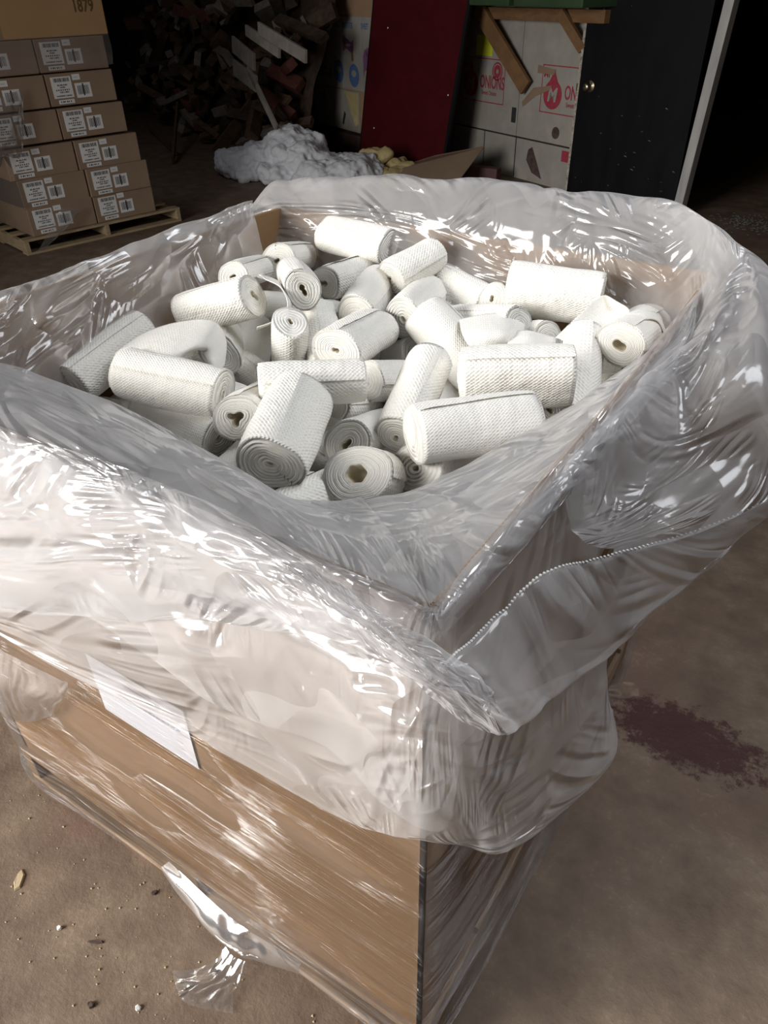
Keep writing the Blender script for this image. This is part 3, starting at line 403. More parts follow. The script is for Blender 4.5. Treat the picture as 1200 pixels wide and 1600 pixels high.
ROLLS = [
 ((-0.478, 0.283, 1.101), (-0.56, 0.478, 1.121), 0.06, 'swirl', 'crinkled white cloth roll in front, its swirled end facing the near corner'),
 ((-0.286, 0.437, 1.14), (-0.144, 0.608, 1.13), 0.05, 'swirl', 'white cloth roll lying beside the near right liner, round end at its left'),
 ((-0.328, 0.687, 1.132), (-0.144, 0.794, 1.142), 0.056, 'plain', 'bright smooth-skinned white roll lying flat just above the right-hand front roll'),
 ((-0.422, 1.107, 1.169), (-0.215, 1.156, 1.16), 0.06, 'plain', 'widest white roll lying flat near the far liner, towards the right corner'),
 ((-0.973, 0.4, 1.106), (-0.746, 0.458, 1.086), 0.052, 'plain', 'puckered silvery-white roll lying flat at the left, above the keyhole-ended roll'),
 ((-0.654, 0.468, 1.13), (-0.502, 0.605, 1.12), 0.046, 'plain', 'long evenly dimpled white roll in the middle, pale flat end at its left'),
 ((-1.129, 0.369, 1.044), (-1.151, 0.607, 1.091), 0.054, 'plain', 'plain white roll leaning along the left cardboard wall'),
 ((-0.639, 0.378, 1.101), (-0.738, 0.575, 1.031), 0.046, 'key', 'short white roll facing the viewer with a keyhole-shaped hollow core'),
 ((-0.104, 0.958, 1.148), (-0.105, 1.185, 1.114), 0.05, 'heart', 'white roll facing the viewer with a heart-shaped hollow core'),
 ((-0.908, 0.753, 1.172), (-1.096, 0.705, 1.107), 0.05, 'slit', 'white roll at the back left, oval end with a curled slit in its core'),
 ((-0.796, 0.799, 1.191), (-0.966, 0.969, 1.148), 0.046, 'slit', 'upright oval-ended white roll with a forked slit in its core'),
 ((-0.755, 0.696, 1.159), (-0.835, 0.762, 0.982), 0.041, 'plain', 'short white roll standing on end like a small barrel'),
 ((-0.639, 0.699, 1.115), (-0.665, 0.901, 1.092), 0.054, 'plain', 'white roll tilting up to the right beside the barrel-like roll'),
 ((-0.387, 0.899, 1.037), (-0.563, 0.953, 1.127), 0.056, 'plain', 'white roll lying diagonally in the heap right of the middle'),
 ((-0.388, 0.546, 1.053), (-0.425, 0.735, 1.124), 0.052, 'plain', 'tall white roll leaning toward the viewer left of the bright smooth roll'),
 ((-0.608, 0.929, 1.114), (-0.649, 1.135, 1.104), 0.05, 'swirl', 'white roll with a bright round swirled end, behind the diagonal roll'),
 ((-0.715, 0.886, 1.106), (-0.781, 1.086, 1.116), 0.056, 'plain', 'thick white roll leaning up at the back, behind the tilted roll'),
 ((-0.342, 1.002, 1.12), (-0.533, 1.059, 1.065), 0.05, 'plain', 'white roll lying flat with a drooping wrap between diagonal and barrel rolls'),
 ((-1.155, 0.549, 0.999), (-1.07, 0.736, 0.995), 0.05, 'slit', 'white roll under a folded sheet at the left, pale end toward the left rim'),
 ((-0.944, 0.655, 1.054), (-1.107, 0.835, 1.019), 0.05, 'slit', 'large round-ended roll wrapped by a folded sheet, left of the barrel-like roll'),
 ((-0.354, 0.362, 1.081), (-0.375, 0.521, 0.952), 0.058, 'hex', 'near white roll with an open six-sided hollow core'),
 ((-0.468, 0.204, 1.004), (-0.421, 0.403, 1.001), 0.055, 'plain', 'coarsely dimpled roll tucked against the near liner in front of the hollow core'),
 ((-0.283, 0.44, 1.073), (-0.26, 0.625, 0.988), 0.05, 'swirl', 'dimpled roll half hidden below the right-hand front roll'),
 ((-0.273, 1.013, 1.093), (-0.42, 1.126, 1.005), 0.048, 'plain', 'small crumpled white roll just behind the bright smooth roll'),
 ((-0.131, 0.82, 1.029), (-0.197, 1.01, 1.129), 0.05, 'plain', 'white roll standing nearly upright at the right end of the bright smooth roll'),
 ((-0.173, 0.778, 1.062), (-0.32, 0.885, 0.964), 0.045, 'plain', 'white roll peeping out under the right end of the bright smooth roll'),
 ((-0.475, 0.499, 1.031), (-0.5, 0.69, 0.962), 0.052, 'slit', 'ivory roll between the crinkled front roll and the leaning tall roll'),
 ((-0.545, 0.542, 1.009), (-0.64, 0.58, 0.831), 0.054, 'plain', 'smooth ivory roll directly behind the crinkled front roll'),
 ((-0.558, 0.913, 1.047), (-0.704, 1.024, 0.955), 0.04, 'swirl', 'bunched gathered roll with a ruffled end in the middle of the heap'),
 ((-0.553, 0.693, 1.065), (-0.542, 0.884, 0.987), 0.044, 'plain', 'grey-white roll filling the gap right of the long dimpled roll'),
 ((-0.773, 0.668, 0.977), (-0.966, 0.733, 0.993), 0.042, 'plain', 'dimpled roll end rising behind the left of the long dimpled roll'),
 ((-0.953, 0.731, 0.916), (-1.076, 0.92, 1.012), 0.048, 'plain', 'rounded white roll standing left of the barrel-like roll'),
 ((-0.69, 0.741, 1.037), (-0.825, 0.885, 1.095), 0.05, 'plain', 'domed white roll directly right of the barrel-like roll'),
 ((-0.884, 0.996, 1.134), (-0.873, 1.186, 1.118), 0.046, 'slit', 'back roll with a dark slit core behind the upright oval-ended roll'),
 ((-1.022, 1.189, 1.194), (-0.805, 1.181, 1.189), 0.046, 'plain', 'white roll lying along the far cardboard wall left of the centre'),
 ((-0.719, 1.047, 1.158), (-0.671, 1.185, 1.188), 0.05, 'plain', 'wide white roll slanting down to the left against the far liner'),
 ((-0.491, 1.136, 1.099), (-0.67, 1.189, 1.123), 0.046, 'plain', 'white roll pointing up to the left in front of the slanting back roll'),
 ((-0.561, 1.098, 1.067), (-0.704, 1.19, 0.979), 0.044, 'plain', 'small white roll wedged above the drooping wrap'),
 ((-0.45, 1.076, 1.145), (-0.455, 1.194, 1.048), 0.04, 'plain', 'narrow roll tilted beside the widest back roll, open end up'),
 ((-0.287, 1.172, 0.973), (-0.463, 1.187, 1.006), 0.048, 'plain', 'white roll sloping down to the right below the widest back roll'),
 ((-0.064, 1.016, 1.071), (-0.061, 1.189, 1.044), 0.046, 'slit', 'bright white roll jammed into the far right corner beside the rim'),
 ((-0.085, 1.033, 1.019), (-0.213, 1.161, 0.93), 0.04, 'plain', 'cream roll lying below the heart-cored roll'),
 ((-0.193, 0.881, 1.011), (-0.228, 1.078, 0.955), 0.048, 'slit', 'shaded roll end with a ragged dark core by the right liner'),
 ((-1.044, 1.002, 1.165), (-1.108, 1.187, 1.113), 0.048, 'plain', 'short white roll poking up in the far left corner'),
 ((-1.019, 0.806, 1.183), (-1.098, 0.998, 1.136), 0.038, 'plain', 'small white roll with a pointed flap by the left cardboard wall'),
 ((-0.968, 0.358, 0.967), (-1.146, 0.442, 0.937), 0.05, 'plain', 'dimpled roll tucked under the left end of the puckered silvery roll'),
 ((-0.735, 0.419, 1.01), (-0.974, 0.436, 1.01), 0.048, 'plain', 'ivory roll lying right underneath the puckered silvery roll'),
 ((-0.73, 0.347, 0.961), (-0.934, 0.371, 0.957), 0.05, 'plain', 'ivory roll against the front liner at the left'),
 ((-0.772, 0.441, 0.937), (-0.976, 0.453, 0.926), 0.045, 'plain', 'ribbed roll lying along the front liner next to the crinkled front roll'),
 ((-1.14, 0.794, 0.993), (-1.16, 0.97, 0.912), 0.045, 'plain', 'yellowish white roll wedged behind the folded sheet'),
 ((-0.595, 0.611, 1.031), (-0.586, 0.799, 0.947), 0.048, 'plain', 'translucent-looking roll below the long dimpled roll'),
 ((-0.399, 0.546, 0.99), (-0.44, 0.67, 0.831), 0.05, 'plain', 'creamy yellow roll beside the six-sided hollow core'),
 ((-1.002, 0.64, 0.96), (-1.09, 0.82, 0.91), 0.04, 'plain', 'small roll peeping over the puckered silvery roll'),
 ((-0.371, 0.906, 0.981), (-0.511, 0.987, 0.856), 0.048, 'plain', 'shaded roll in the gap under the bright smooth roll'),
 ((-1.15, 0.063, 1.044), (-1.082, 0.252, 0.998), 0.048, 'slit', 'FILL'),
 ((-0.859, 0.125, 1.063), (-1.029, 0.249, 1.033), 0.048, 'plain', 'FILL'),
 ((-0.869, 0.1, 1.007), (-0.689, 0.208, 0.977), 0.048, 'plain', 'FILL'),
 ((-0.495, 0.117, 1.065), (-0.668, 0.237, 1.032), 0.048, 'slit', 'FILL'),
 ((-0.464, 0.127, 0.964), (-0.604, 0.284, 1.004), 0.048, 'plain', 'FILL'),
 ((-0.249, 0.074, 1.052), (-0.356, 0.255, 1.018), 0.048, 'plain', 'FILL'),
 ((-0.063, 0.134, 1.031), (-0.248, 0.177, 1.036), 0.048, 'slit', 'FILL'),
 ((-1.157, 0.445, 0.892), (-1.157, 0.649, 0.928), 0.048, 'plain', 'FILL'),
 ((-1.097, 0.57, 0.863), (-1.157, 0.77, 0.828), 0.048, 'plain', 'FILL'),
 ((-0.997, 0.462, 0.85), (-0.789, 0.49, 0.863), 0.048, 'slit', 'FILL'),
 ((-0.644, 0.274, 0.969), (-0.625, 0.483, 1.022), 0.048, 'plain', 'FILL'),
 ((-0.598, 0.367, 0.955), (-0.429, 0.492, 0.931), 0.048, 'plain', 'FILL'),
 ((-0.361, 0.296, 0.947), (-0.249, 0.473, 0.99), 0.048, 'slit', 'FILL'),
 ((-0.218, 0.25, 1.04), (-0.063, 0.388, 1.052), 0.048, 'plain', 'FILL'),
 ((-1.157, 0.657, 0.774), (-1.085, 0.768, 0.726), 0.048, 'plain', 'FILL'),
 ((-0.994, 0.786, 0.811), (-1.157, 0.816, 0.859), 0.048, 'slit', 'FILL'),
 ((-0.767, 0.526, 1.022), (-0.976, 0.549, 1.012), 0.048, 'plain', 'FILL'),
 ((-0.625, 0.61, 0.944), (-0.802, 0.723, 0.911), 0.048, 'plain', 'FILL'),
 ((-0.609, 0.653, 0.894), (-0.532, 0.848, 0.877), 0.048, 'slit', 'FILL'),
 ((-0.458, 0.673, 0.95), (-0.277, 0.78, 0.936), 0.048, 'plain', 'FILL'),
 ((-0.063, 0.563, 0.966), (-0.251, 0.575, 0.935), 0.048, 'plain', 'FILL'),
 ((-1.157, 0.857, 0.878), (-1.089, 0.963, 0.841), 0.048, 'slit', 'FILL'),
 ((-1.157, 0.864, 1.068), (-1.043, 1.012, 1.028), 0.048, 'plain', 'FILL'),
 ((-0.886, 0.748, 0.95), (-0.827, 0.95, 0.948), 0.048, 'plain', 'FILL'),
 ((-0.815, 0.875, 0.918), (-0.607, 0.899, 0.892), 0.048, 'slit', 'FILL'),
 ((-0.47, 0.711, 1.0), (-0.469, 0.921, 0.974), 0.048, 'plain', 'FILL'),
 ((-0.434, 0.774, 0.935), (-0.278, 0.913, 0.897), 0.048, 'plain', 'FILL'),
 ((-0.146, 0.735, 0.932), (-0.188, 0.94, 0.922), 0.048, 'slit', 'FILL'),
 ((-1.038, 0.985, 0.961), (-1.157, 1.113, 0.96), 0.048, 'plain', 'FILL'),
 ((-0.924, 1.012, 1.006), (-1.118, 1.093, 1.05), 0.048, 'plain', 'FILL'),
 ((-0.704, 0.874, 1.018), (-0.873, 0.998, 1.051), 0.048, 'slit', 'FILL'),
 ((-0.717, 0.928, 0.95), (-0.833, 1.104, 0.994), 0.048, 'plain', 'FILL'),
 ((-0.391, 0.999, 0.977), (-0.6, 1.018, 0.994), 0.048, 'plain', 'FILL'),
 ((-0.46, 1.108, 0.888), (-0.267, 1.187, 0.905), 0.048, 'slit', 'FILL'),
 ((-0.131, 1.0, 0.85), (-0.217, 1.187, 0.876), 0.048, 'plain', 'FILL'),
 ((-1.157, 1.158, 1.052), (-0.98, 1.16, 1.001), 0.048, 'plain', 'FILL'),
 ((-0.926, 1.133, 0.909), (-1.1, 1.187, 0.949), 0.048, 'slit', 'FILL'),
 ((-0.894, 1.122, 1.023), (-0.725, 1.187, 1.006), 0.048, 'plain', 'FILL'),
 ((-0.642, 1.031, 0.975), (-0.623, 1.187, 0.925), 0.048, 'plain', 'FILL'),
 ((-0.522, 1.048, 0.953), (-0.514, 1.187, 0.964), 0.048, 'slit', 'FILL'),
 ((-0.288, 1.122, 0.835), (-0.445, 1.187, 0.784), 0.048, 'plain', 'FILL'),
 ((-0.267, 1.154, 1.019), (-0.09, 1.187, 1.006), 0.048, 'plain', 'FILL'),
]
TAILS = [('white roll facing the viewer with a heart-shaped hollow core', [[(-0.238, 0.945, 1.14), (-0.218, 1.019, 1.17), (-0.2, 1.1, 1.19), (-0.163, 1.085, 1.19)], [(-0.205, 0.944, 1.13), (-0.183, 1.03, 1.15), (-0.17, 1.099, 1.17), (-0.132, 1.081, 1.18)], [(-0.157, 0.92, 1.1), (-0.145, 0.975, 1.12), (-0.136, 1.016, 1.15), (-0.117, 1.052, 1.17)]], 71), ('white roll facing the viewer with a heart-shaped hollow core', [[(-0.132, 1.029, 1.165), (-0.108, 1.061, 1.18), (-0.084, 1.113, 1.17), (-0.052, 1.098, 1.15)], [(-0.103, 1.004, 1.175), (-0.085, 1.032, 1.18), (-0.065, 1.076, 1.165), (-0.042, 1.079, 1.13)]], 72), ('white roll under a folded sheet at the left, pale end toward the left rim', [[(-1.056, 0.452, 1.11), (-1.054, 0.544, 1.125), (-1.01, 0.615, 1.135), (-0.952, 0.653, 1.135), (-0.899, 0.634, 1.11), (-0.852, 0.572, 1.08)], [(-0.977, 0.397, 1.12), (-0.927, 0.449, 1.14), (-0.894, 0.509, 1.145), (-0.872, 0.543, 1.14), (-0.86, 0.557, 1.12), (-0.815, 0.513, 1.1)], [(-0.95, 0.381, 1.11), (-0.893, 0.416, 1.125), (-0.877, 0.467, 1.13), (-0.882, 0.509, 1.13), (-0.881, 0.544, 1.12), (-0.838, 0.52, 1.095)]], 73), ('white roll at the back left, oval end with a curled slit in its core', [[(-0.881, 0.771, 1.21), (-0.83, 0.764, 1.2), (-0.8, 0.745, 1.17), (-0.803, 0.705, 1.15), (-0.828, 0.667, 1.14)], [(-0.94, 0.814, 1.2), (-0.873, 0.807, 1.195), (-0.818, 0.784, 1.16), (-0.832, 0.756, 1.13), (-0.853, 0.692, 1.12)]], 74), ('small white roll with a pointed flap by the left cardboard wall', [[(-1.067, 0.827, 1.16), (-1.031, 0.851, 1.175), (-0.989, 0.882, 1.16)], [(-1.11, 0.918, 1.165), (-1.061, 0.909, 1.175), (-1.031, 0.927, 1.16)], [(-1.136, 1.003, 1.16), (-1.111, 0.985, 1.165), (-1.093, 0.983, 1.155)]], 75), ('white roll lying flat with a drooping wrap between diagonal and barrel rolls', [[(-0.461, 0.932, 1.14), (-0.418, 0.963, 1.15), (-0.378, 0.995, 1.15), (-0.356, 1.054, 1.13)], [(-0.419, 0.864, 1.14), (-0.369, 0.873, 1.15), (-0.327, 0.903, 1.145), (-0.326, 0.982, 1.12)], [(-0.388, 0.845, 1.12), (-0.348, 0.856, 1.12), (-0.326, 0.907, 1.11), (-0.325, 0.963, 1.1)]], 76), ('small crumpled white roll just behind the bright smooth roll', [[(-0.341, 0.937, 1.13), (-0.304, 0.951, 1.14), (-0.254, 0.991, 1.12)], [(-0.312, 0.863, 1.13), (-0.266, 0.874, 1.14), (-0.226, 0.921, 1.12)]], 77)]


# ------------------------------------------------------------------ room
wx = Vector((.899, -.437, 0)).normalized(); wn = Vector((wx.y, -wx.x, 0))            # wn points to the camera side
WO = Vector((-2.433, 7.104, 0)); VO = Vector((-5.275, 7.49, 0))
def frame(O, ux, nn):
    return lambda v: O + ux*v[0] + nn*v[1] + Vector((0, 0, v[2]))
TW = frame(WO, wx, wn); TV = frame(VO, wx, wn)
b = MB(); b.box(-16, 5, -8, 16, -.1, 0); struct(b.build('floor', floor_mat()))
b = MB(); b.box(-16, 5, -8, 16, 4.4, 4.5); struct(b.build('ceiling', M['dark_wall']))
b = MB(); b.box(-16.1, -16, -8, 16, 0, 4.4); struct(b.build('wall_left', M['dark_wall']))
b = MB(); b.box(5, 5.1, -8, 16, 0, 4.4); struct(b.build('wall_right', M['dark_wall']))
b = MB(); b.box(-16, 5, 16, 16.1, 0, 4.4); struct(b.build('wall_far', M['dark_wall']))
b = MB(); b.box(-3.2, .12, -.12, -.02, 0, 4.4, T=TW); struct(b.build('wall_back', M['dark_wall']))
b = MB(); b.box(-9.5, .35, -.12, -.02, 0, 4.4, T=TV); struct(b.build('wall_side', M['dark_wall']))
b = MB(); b.box(-1.78, .5, -.02, .02, 0, .26, T=TV); struct(b.build('trim_1', M['curb'], bevel=.01))

# ------------------------------------------------------------------ pallet under the big box
def pallet(x0, x1, y0, y1, h, mat, root, boards_along='x', nb=6):
    t = .018
    def deck(z0, z1, n, nm):
        for i in range(n):
            w = .095; c = y0+w/2+(y1-y0-w)*i/(n-1); q = MB(); q.box(x0, x1, c-w/2, c+w/2, z0, z1); q.build(nm, mat, root, bevel=.003)
    deck(h-t, h, nb, 'deck_board'); deck(0, t, 3, 'bottom_board')
    for i in range(3):
        c = x0+.02+(x1-x0-.04)*i/2; q = MB(); q.box(c-.019, c+.019, y0, y1, t, h-t); q.build('stringer', mat, root, bevel=.003)
LX, LY, H, PZ = 1.22, 1.25, 1.229, .13
pr = tag(empty('pallet', (0, 0, 0)), 'wooden pallet carrying the big open box in front', 'pallet')
pallet(-LX-.01, .01, -.012, LY+.01, PZ, M['wood_dark'], pr)

# ------------------------------------------------------------------ big box
br = tag(empty('bulk_box', (0, 0, 0)), 'big open corrugated cardboard bulk box full of white rolls', 'box')
T_ = .012
def panel(name, p0, p1, nrm, bow):
    """vertical board between two plan points, slightly bowed outward, real thickness"""
    n = 14; V = []; F = []
    zs = np.linspace(PZ, H, 8)
    for side in (0, 1):
        for k, z in enumerate(zs):
            for i in range(n+1):
                t = i/n; s = math.sin(math.pi*t)*bow*(k/7)**1.5
                q = Vector(p0).lerp(Vector(p1), t)+Vector(nrm)*(s-T_*side); V.append((q.x, q.y, z))
    w = n+1; K = len(zs)
    for k in range(K-1):
        for i in range(n):
            a = k*w+i; F.append((a, a+1, a+1+w, a+w)); c = a+K*w; F.append((c+w, c+1+w, c+1, c))
    for i in range(n):
        a = (K-1)*w+i; F.append((a, a+1, a+1+K*w, a+K*w)); a = i; F.append((a+K*w, a+1+K*w, a+1, a))
    for k in range(K-1):
        for i in (0, n):
            a = k*w+i; F.append((a, a+w, a+w+K*w, a+K*w))
    return mesh_obj(name, V, F, M['kraft'], br, smooth=False)
fp = panel('side_panel', (-LX, 0, 0), (0, 0, 0), (0, -1, 0), .0)
rp = panel('side_panel', (0, 0, 0), (0, LY, 0), (1, 0, 0), .008)
panel('side_panel', (0, LY, 0), (-LX, LY, 0), (0, 1, 0), .01)
panel('side_panel', (-LX, LY, 0), (-LX, 0, 0), (-1, 0, 0), .02)
q = MB(); q.box(-LX+T_, -T_, T_, LY-T_, PZ, PZ+.01); q.build('bottom_panel', M['kraft'], br)
# corrugated flutes along the open top edge
def flutes(p0, p1, nrm, bow):
    q = MB(); L = (Vector(p1)-Vector(p0)).length; n = int(L/.0085)
    for i in range(n):
        t = (i+.5)/n; s = math.sin(math.pi*t)*bow; d = (Vector(p1)-Vector(p0)).normalized(); c = Vector(p0).lerp(Vector(p1), t)+Vector(nrm)*s
        for k, off in enumerate((.0035, .0085)):
            e = c-Vector(nrm)*off+d*(.002 if k else -.002); a = d*.0022; bb = Vector(nrm)*.0016
            q.add([e-a-bb+Vector((0, 0, H)), e+a-bb+Vector((0, 0, H)), e+a+bb+Vector((0, 0, H)), e-a+bb+Vector((0, 0, H)),
                   e-a-bb+Vector((0, 0, H+.0025)), e+a-bb+Vector((0, 0, H+.0025)), e+a+bb+Vector((0, 0, H+.0025)), e-a+bb+Vector((0, 0, H+.0025))],
                  [(4, 5, 6, 7), (0, 1, 5, 4), (1, 2, 6, 5), (2, 3, 7, 6), (3, 0, 4, 7)])
    return q
flutes((0, 0, 0), (0, LY, 0), (1, 0, 0), .008).build('fluted_edge', M['carton'], br)
flutes((-LX, 0, 0), (0, 0, 0), (0, -1, 0), .0).build('fluted_edge', M['carton'], br)
# packing sheet on the front face: bottom part shows below the liner
q = MB(); q.add([(-.727, -.004, .606), (-.475, -.004, .600), (-.475, -.004, .765), (-.727, -.004, .765)], [(0, 1, 2, 3)])
doc = q.build('packing_sheet', M['paper'], br); doc['label'] = 'white paper sheet under the stretch film'
q = MB(); rnd = random.Random(2)
for j, (zz, x0, x1) in enumerate([(.742, -.62, -.53), (.731, -.635, -.525), (.720, -.60, -.545), (.69, -.66, -.50)]):
    x = x0
    while x < x1:
        w = rnd.uniform(.004, .011); q.box(x, min(x+w, x1), -.0048, -.0042, zz, zz+.0045); x += w+.003
q.build('printed_lines', M['greyink'], doc)

# ------------------------------------------------------------------ stretch film round the box
def film_grid():
    cols = [(-LX-.03, .5), (-LX-.03, .15), (-LX-.015, -.012), (-1.0, -.016), (-.7, -.016), (-.4, -.016), (-.15, -.014), (-.02, -.014), (.014, .0), (.03, .15), (.04, .4), (.045, .7), (.04, 1.0), (.02, LY+.01)]
    rows = []
    for z in (.035, .08, .13, .2, .35, .5, .65, .8, .95):
        r = []
        for i, (x, y) in enumerate(cols):
            k = 1+.35*math.sin(i*3+z*9); out = .008*k if z < .12 else 0
            zz = z+(.02*math.sin(i*1.7) if z < .06 else 0)
            r.append((x, y-out if i < 8 else y, zz) if i < 8 else (x+out, y, zz))
        rows.append(r)
    return rows
A, F, UV = sheet(film_grid(), .014, .0022, 21, (.25, 5))
fr_ = tag(empty('stretch_film', (0, 0, 0)), 'clear glossy stretch film wound round the lower half of the big box', 'plastic film')
mesh_obj('film_band', A.reshape(-1, 3), F, M['stretch'], fr_, uvs=UV.reshape(-1, 2))
def tuft(ctrl, name, seed, amp=.012, root=fr_, mat='stretch_tuft', step=.006, st=(4, 7)):
    A, F, UV = sheet(ctrl, step, amp, seed, st); return mesh_obj(name, A.reshape(-1, 3), F, M[mat], root)
# gathered film at the upper left
g = [[(-1.22, -.035, .70), (-1.06, -.04, .66), (-.92, -.04, .67), (-.78, -.03, .675)],
     [(-1.23, -.045, .56), (-1.08, -.06, .55), (-.95, -.06, .58), (-.81, -.035, .62)],
     [(-1.23, -.04, .42), (-1.10, -.055, .42), (-.99, -.05, .48), (-.87, -.03, .55)],
     [(-1.22, -.025, .31), (-1.13, -.03, .33), (-1.03, -.03, .39), (-.93, -.022, .47)]]
tuft(g, 'gathered_corner', 31, .007, st=(7, 1.5))['label'] = 'bunched bright film'
# rope of film pulled off the pallet edge
g = [[(-.66, -.022, .13), (-.54, -.03, .115), (-.44, -.035, .11), (-.36, -.03, .11), (-.28, -.02, .10)],
     [(-.68, -.035, .10), (-.56, -.06, .085), (-.45, -.07, .07), (-.37, -.055, .07), (-.28, -.03, .075)],
     [(-.68, -.03, .07), (-.56, -.055, .05), (-.46, -.065, .03), (-.38, -.05, .035), (-.28, -.025, .05)]]
tuft(g, 'twisted_edge', 33, .006, st=(1.5, 9))['label'] = 'twisted film strand at the pallet edge'
g = [[(-.46, -.07, .05), (-.43, -.075, .045), (-.40, -.07, .05)], [(-.47, -.10, .02), (-.43, -.11, .022), (-.395, -.10, .02)],
     [(-.50, -.135, .012), (-.45, -.15, .02), (-.39, -.125, .012)], [(-.54, -.16, .006), (-.47, -.19, .012), (-.37, -.15, .008)]]
tuft(g, 'hanging_tatter', 35, .007, st=(6, 6))['label'] = 'torn tatter of film lying on the floor'
g = [[(-.10, -.03, .11), (-.05, -.035, .10), (-.0, -.03, .11)], [(-.10, -.05, .07), (-.04, -.06, .06), (.0, -.04, .07)], [(-.11, -.05, .02), (-.05, -.07, .015), (.0, -.04, .02)]]
tuft(g, 'twisted_edge', 37, .005)
g = [[(.05, .86, .30), (.08, .88, .31), (.11, .90, .30)], [(.05, .86, .26), (.085, .88, .25), (.12, .90, .26)]]
tuft(g, 'loose_end', 39, .008)

# ------------------------------------------------------------------ plastic liner
V = []; F = []; base = 0; UVs = []
for k, (rows, amp, seed) in LINER_SHEETS.items():
    st = {'skirt': (1.6, .7), 'right_flap': (2.2, .6), 'inner_right': (1.2, .8)}.get(k, (1, 1))
    A, f, uv = sheet(rows, .0085, amp, seed, st)
    V.append(A.reshape(-1, 3)); F.append(f+base); UVs.append(uv.reshape(-1, 2)); base += A.shape[0]*A.shape[1]
    if k == 'right_flap': EDGE = A[int(A.shape[0]*.2)]
lroot = tag(empty('plastic_liner', (0, 0, 0)), 'milky translucent plastic liner folded out over the rim of the big box', 'plastic liner')
mesh_obj('liner_sheet', np.concatenate(V), np.concatenate(F), M['liner'], lroot, uvs=np.concatenate(UVs))
q = MB()
for i in range(0, len(EDGE), 1):
    e = EDGE[i]; q.box(e[0]-.0014, e[0]+.0014, e[1]-.0014, e[1]+.0014, e[2]-.0012, e[2]+.0022)
q.build('perforated_hem', M['label'], lroot, smooth=False)

# ------------------------------------------------------------------ white cloth rolls
HOLE = {
 'swirl': lambda a: .0045+.0015*math.cos(2*a),
 'plain': lambda a: .005+.0025*math.cos(2*a),
 'key': lambda a: .012+.0045*math.cos(3*a+.4)+.002*math.cos(a),
 'heart': lambda a: .013+.0035*math.cos(2*a)-.0035*abs(math.cos(a/2+.7)),
 'slit': lambda a: .0035+.009*abs(math.cos(a))**3+.003*abs(math.cos(1.5*a))**4,
 'hex': lambda a: .0165+.0010*math.cos(6*a)+.0015*math.cos(2*a),
}
def roll_mesh(L, R, kind, seed):
    rnd = random.Random(seed); n = 56; V = []; F = []; UV = []; mi = []
    sq = rnd.uniform(.04, .15); ph = rnd.uniform(0, 6.28); p3 = rnd.uniform(0, 6.28); a3 = rnd.uniform(.01, .045)
    seam = rnd.uniform(0, 2*math.pi); stp = .035
    def prof(a, t):
        k = 1+sq*math.cos(2*(a-ph))+a3*math.cos(3*a+p3)+.06*noise.noise(Vector((math.cos(a)*1.2, math.sin(a)*1.2, t*2.2+seed)))+.025*abs(noise.noise(Vector((math.cos(a)*3, math.sin(a)*3, t*4+seed))))
        s = ((a-seam) % (2*math.pi))/(2*math.pi); k += stp*(s-.5)
        k *= 1-.05*abs(2*t-1)**7
        return R*k
    def ring(x, fn, u_of, v_):
        b0 = len(V)
        for i in range(n+1):
            a = seam+2*math.pi*min(i, n)/n-(1e-4 if i == n else 0); r = fn(a)
            V.append((x, r*math.cos(a), r*math.sin(a))); UV.append((u_of*a, v_))
        return b0
    def bridge(a, b2, m_):
        for i in range(n): F.append((a+i, a+i+1, b2+i+1, b2+i)); mi.append(m_)
    K = 22; rings = []
    for k in range(K+1):
        t = k/K; rings.append(ring(-L/2+L*t, lambda a: prof(a, t), R, L*t))
    for a, b2 in zip(rings, rings[1:]): bridge(a, b2, 0)
    hf = HOLE[kind]; nr = 9 if kind != 'swirl' else 12
    for end in (-1, 1):
        prev = rings[0] if end < 0 else rings[-1]; cone = rnd.uniform(-.004, .006)
        for j in range(nr+1):
            f = (j+.6)/(nr+1); zig = (.0013 if j % 2 else -.0012)*(2.2 if kind == 'swirl' else 1)
            def fn(a, f=f):
                ro = prof(a, 0 if end < 0 else 1)*.985; rh = max(hf(a-ph), .002)
                return ro*(1-f)+rh*f
            x = end*(L/2+zig*1.5+cone*f-(.003 if j == 0 else 0)); cur = ring(x, fn, 0, 0)
            for q9 in range(cur, cur+n+1): UV[q9] = (f*R+.0004*(q9-cur)/n, 0)
            bridge(cur, prev, 1) if end < 0 else bridge(prev, cur, 1); prev = cur
        for d in (.006, .03):
            cur = ring(end*(L/2-d), lambda a: max(hf(a-ph)*(1-d*6), .0015), R, 0)
            bridge(cur, prev, 2) if end < 0 else bridge(prev, cur, 2); prev = cur
        F.append(tuple(range(prev, prev+n)) if end > 0 else tuple(reversed(range(prev, prev+n)))); mi.append(2)
    return V, F, UV, mi, prof
filler = 0
ROLL_OBJ = {}
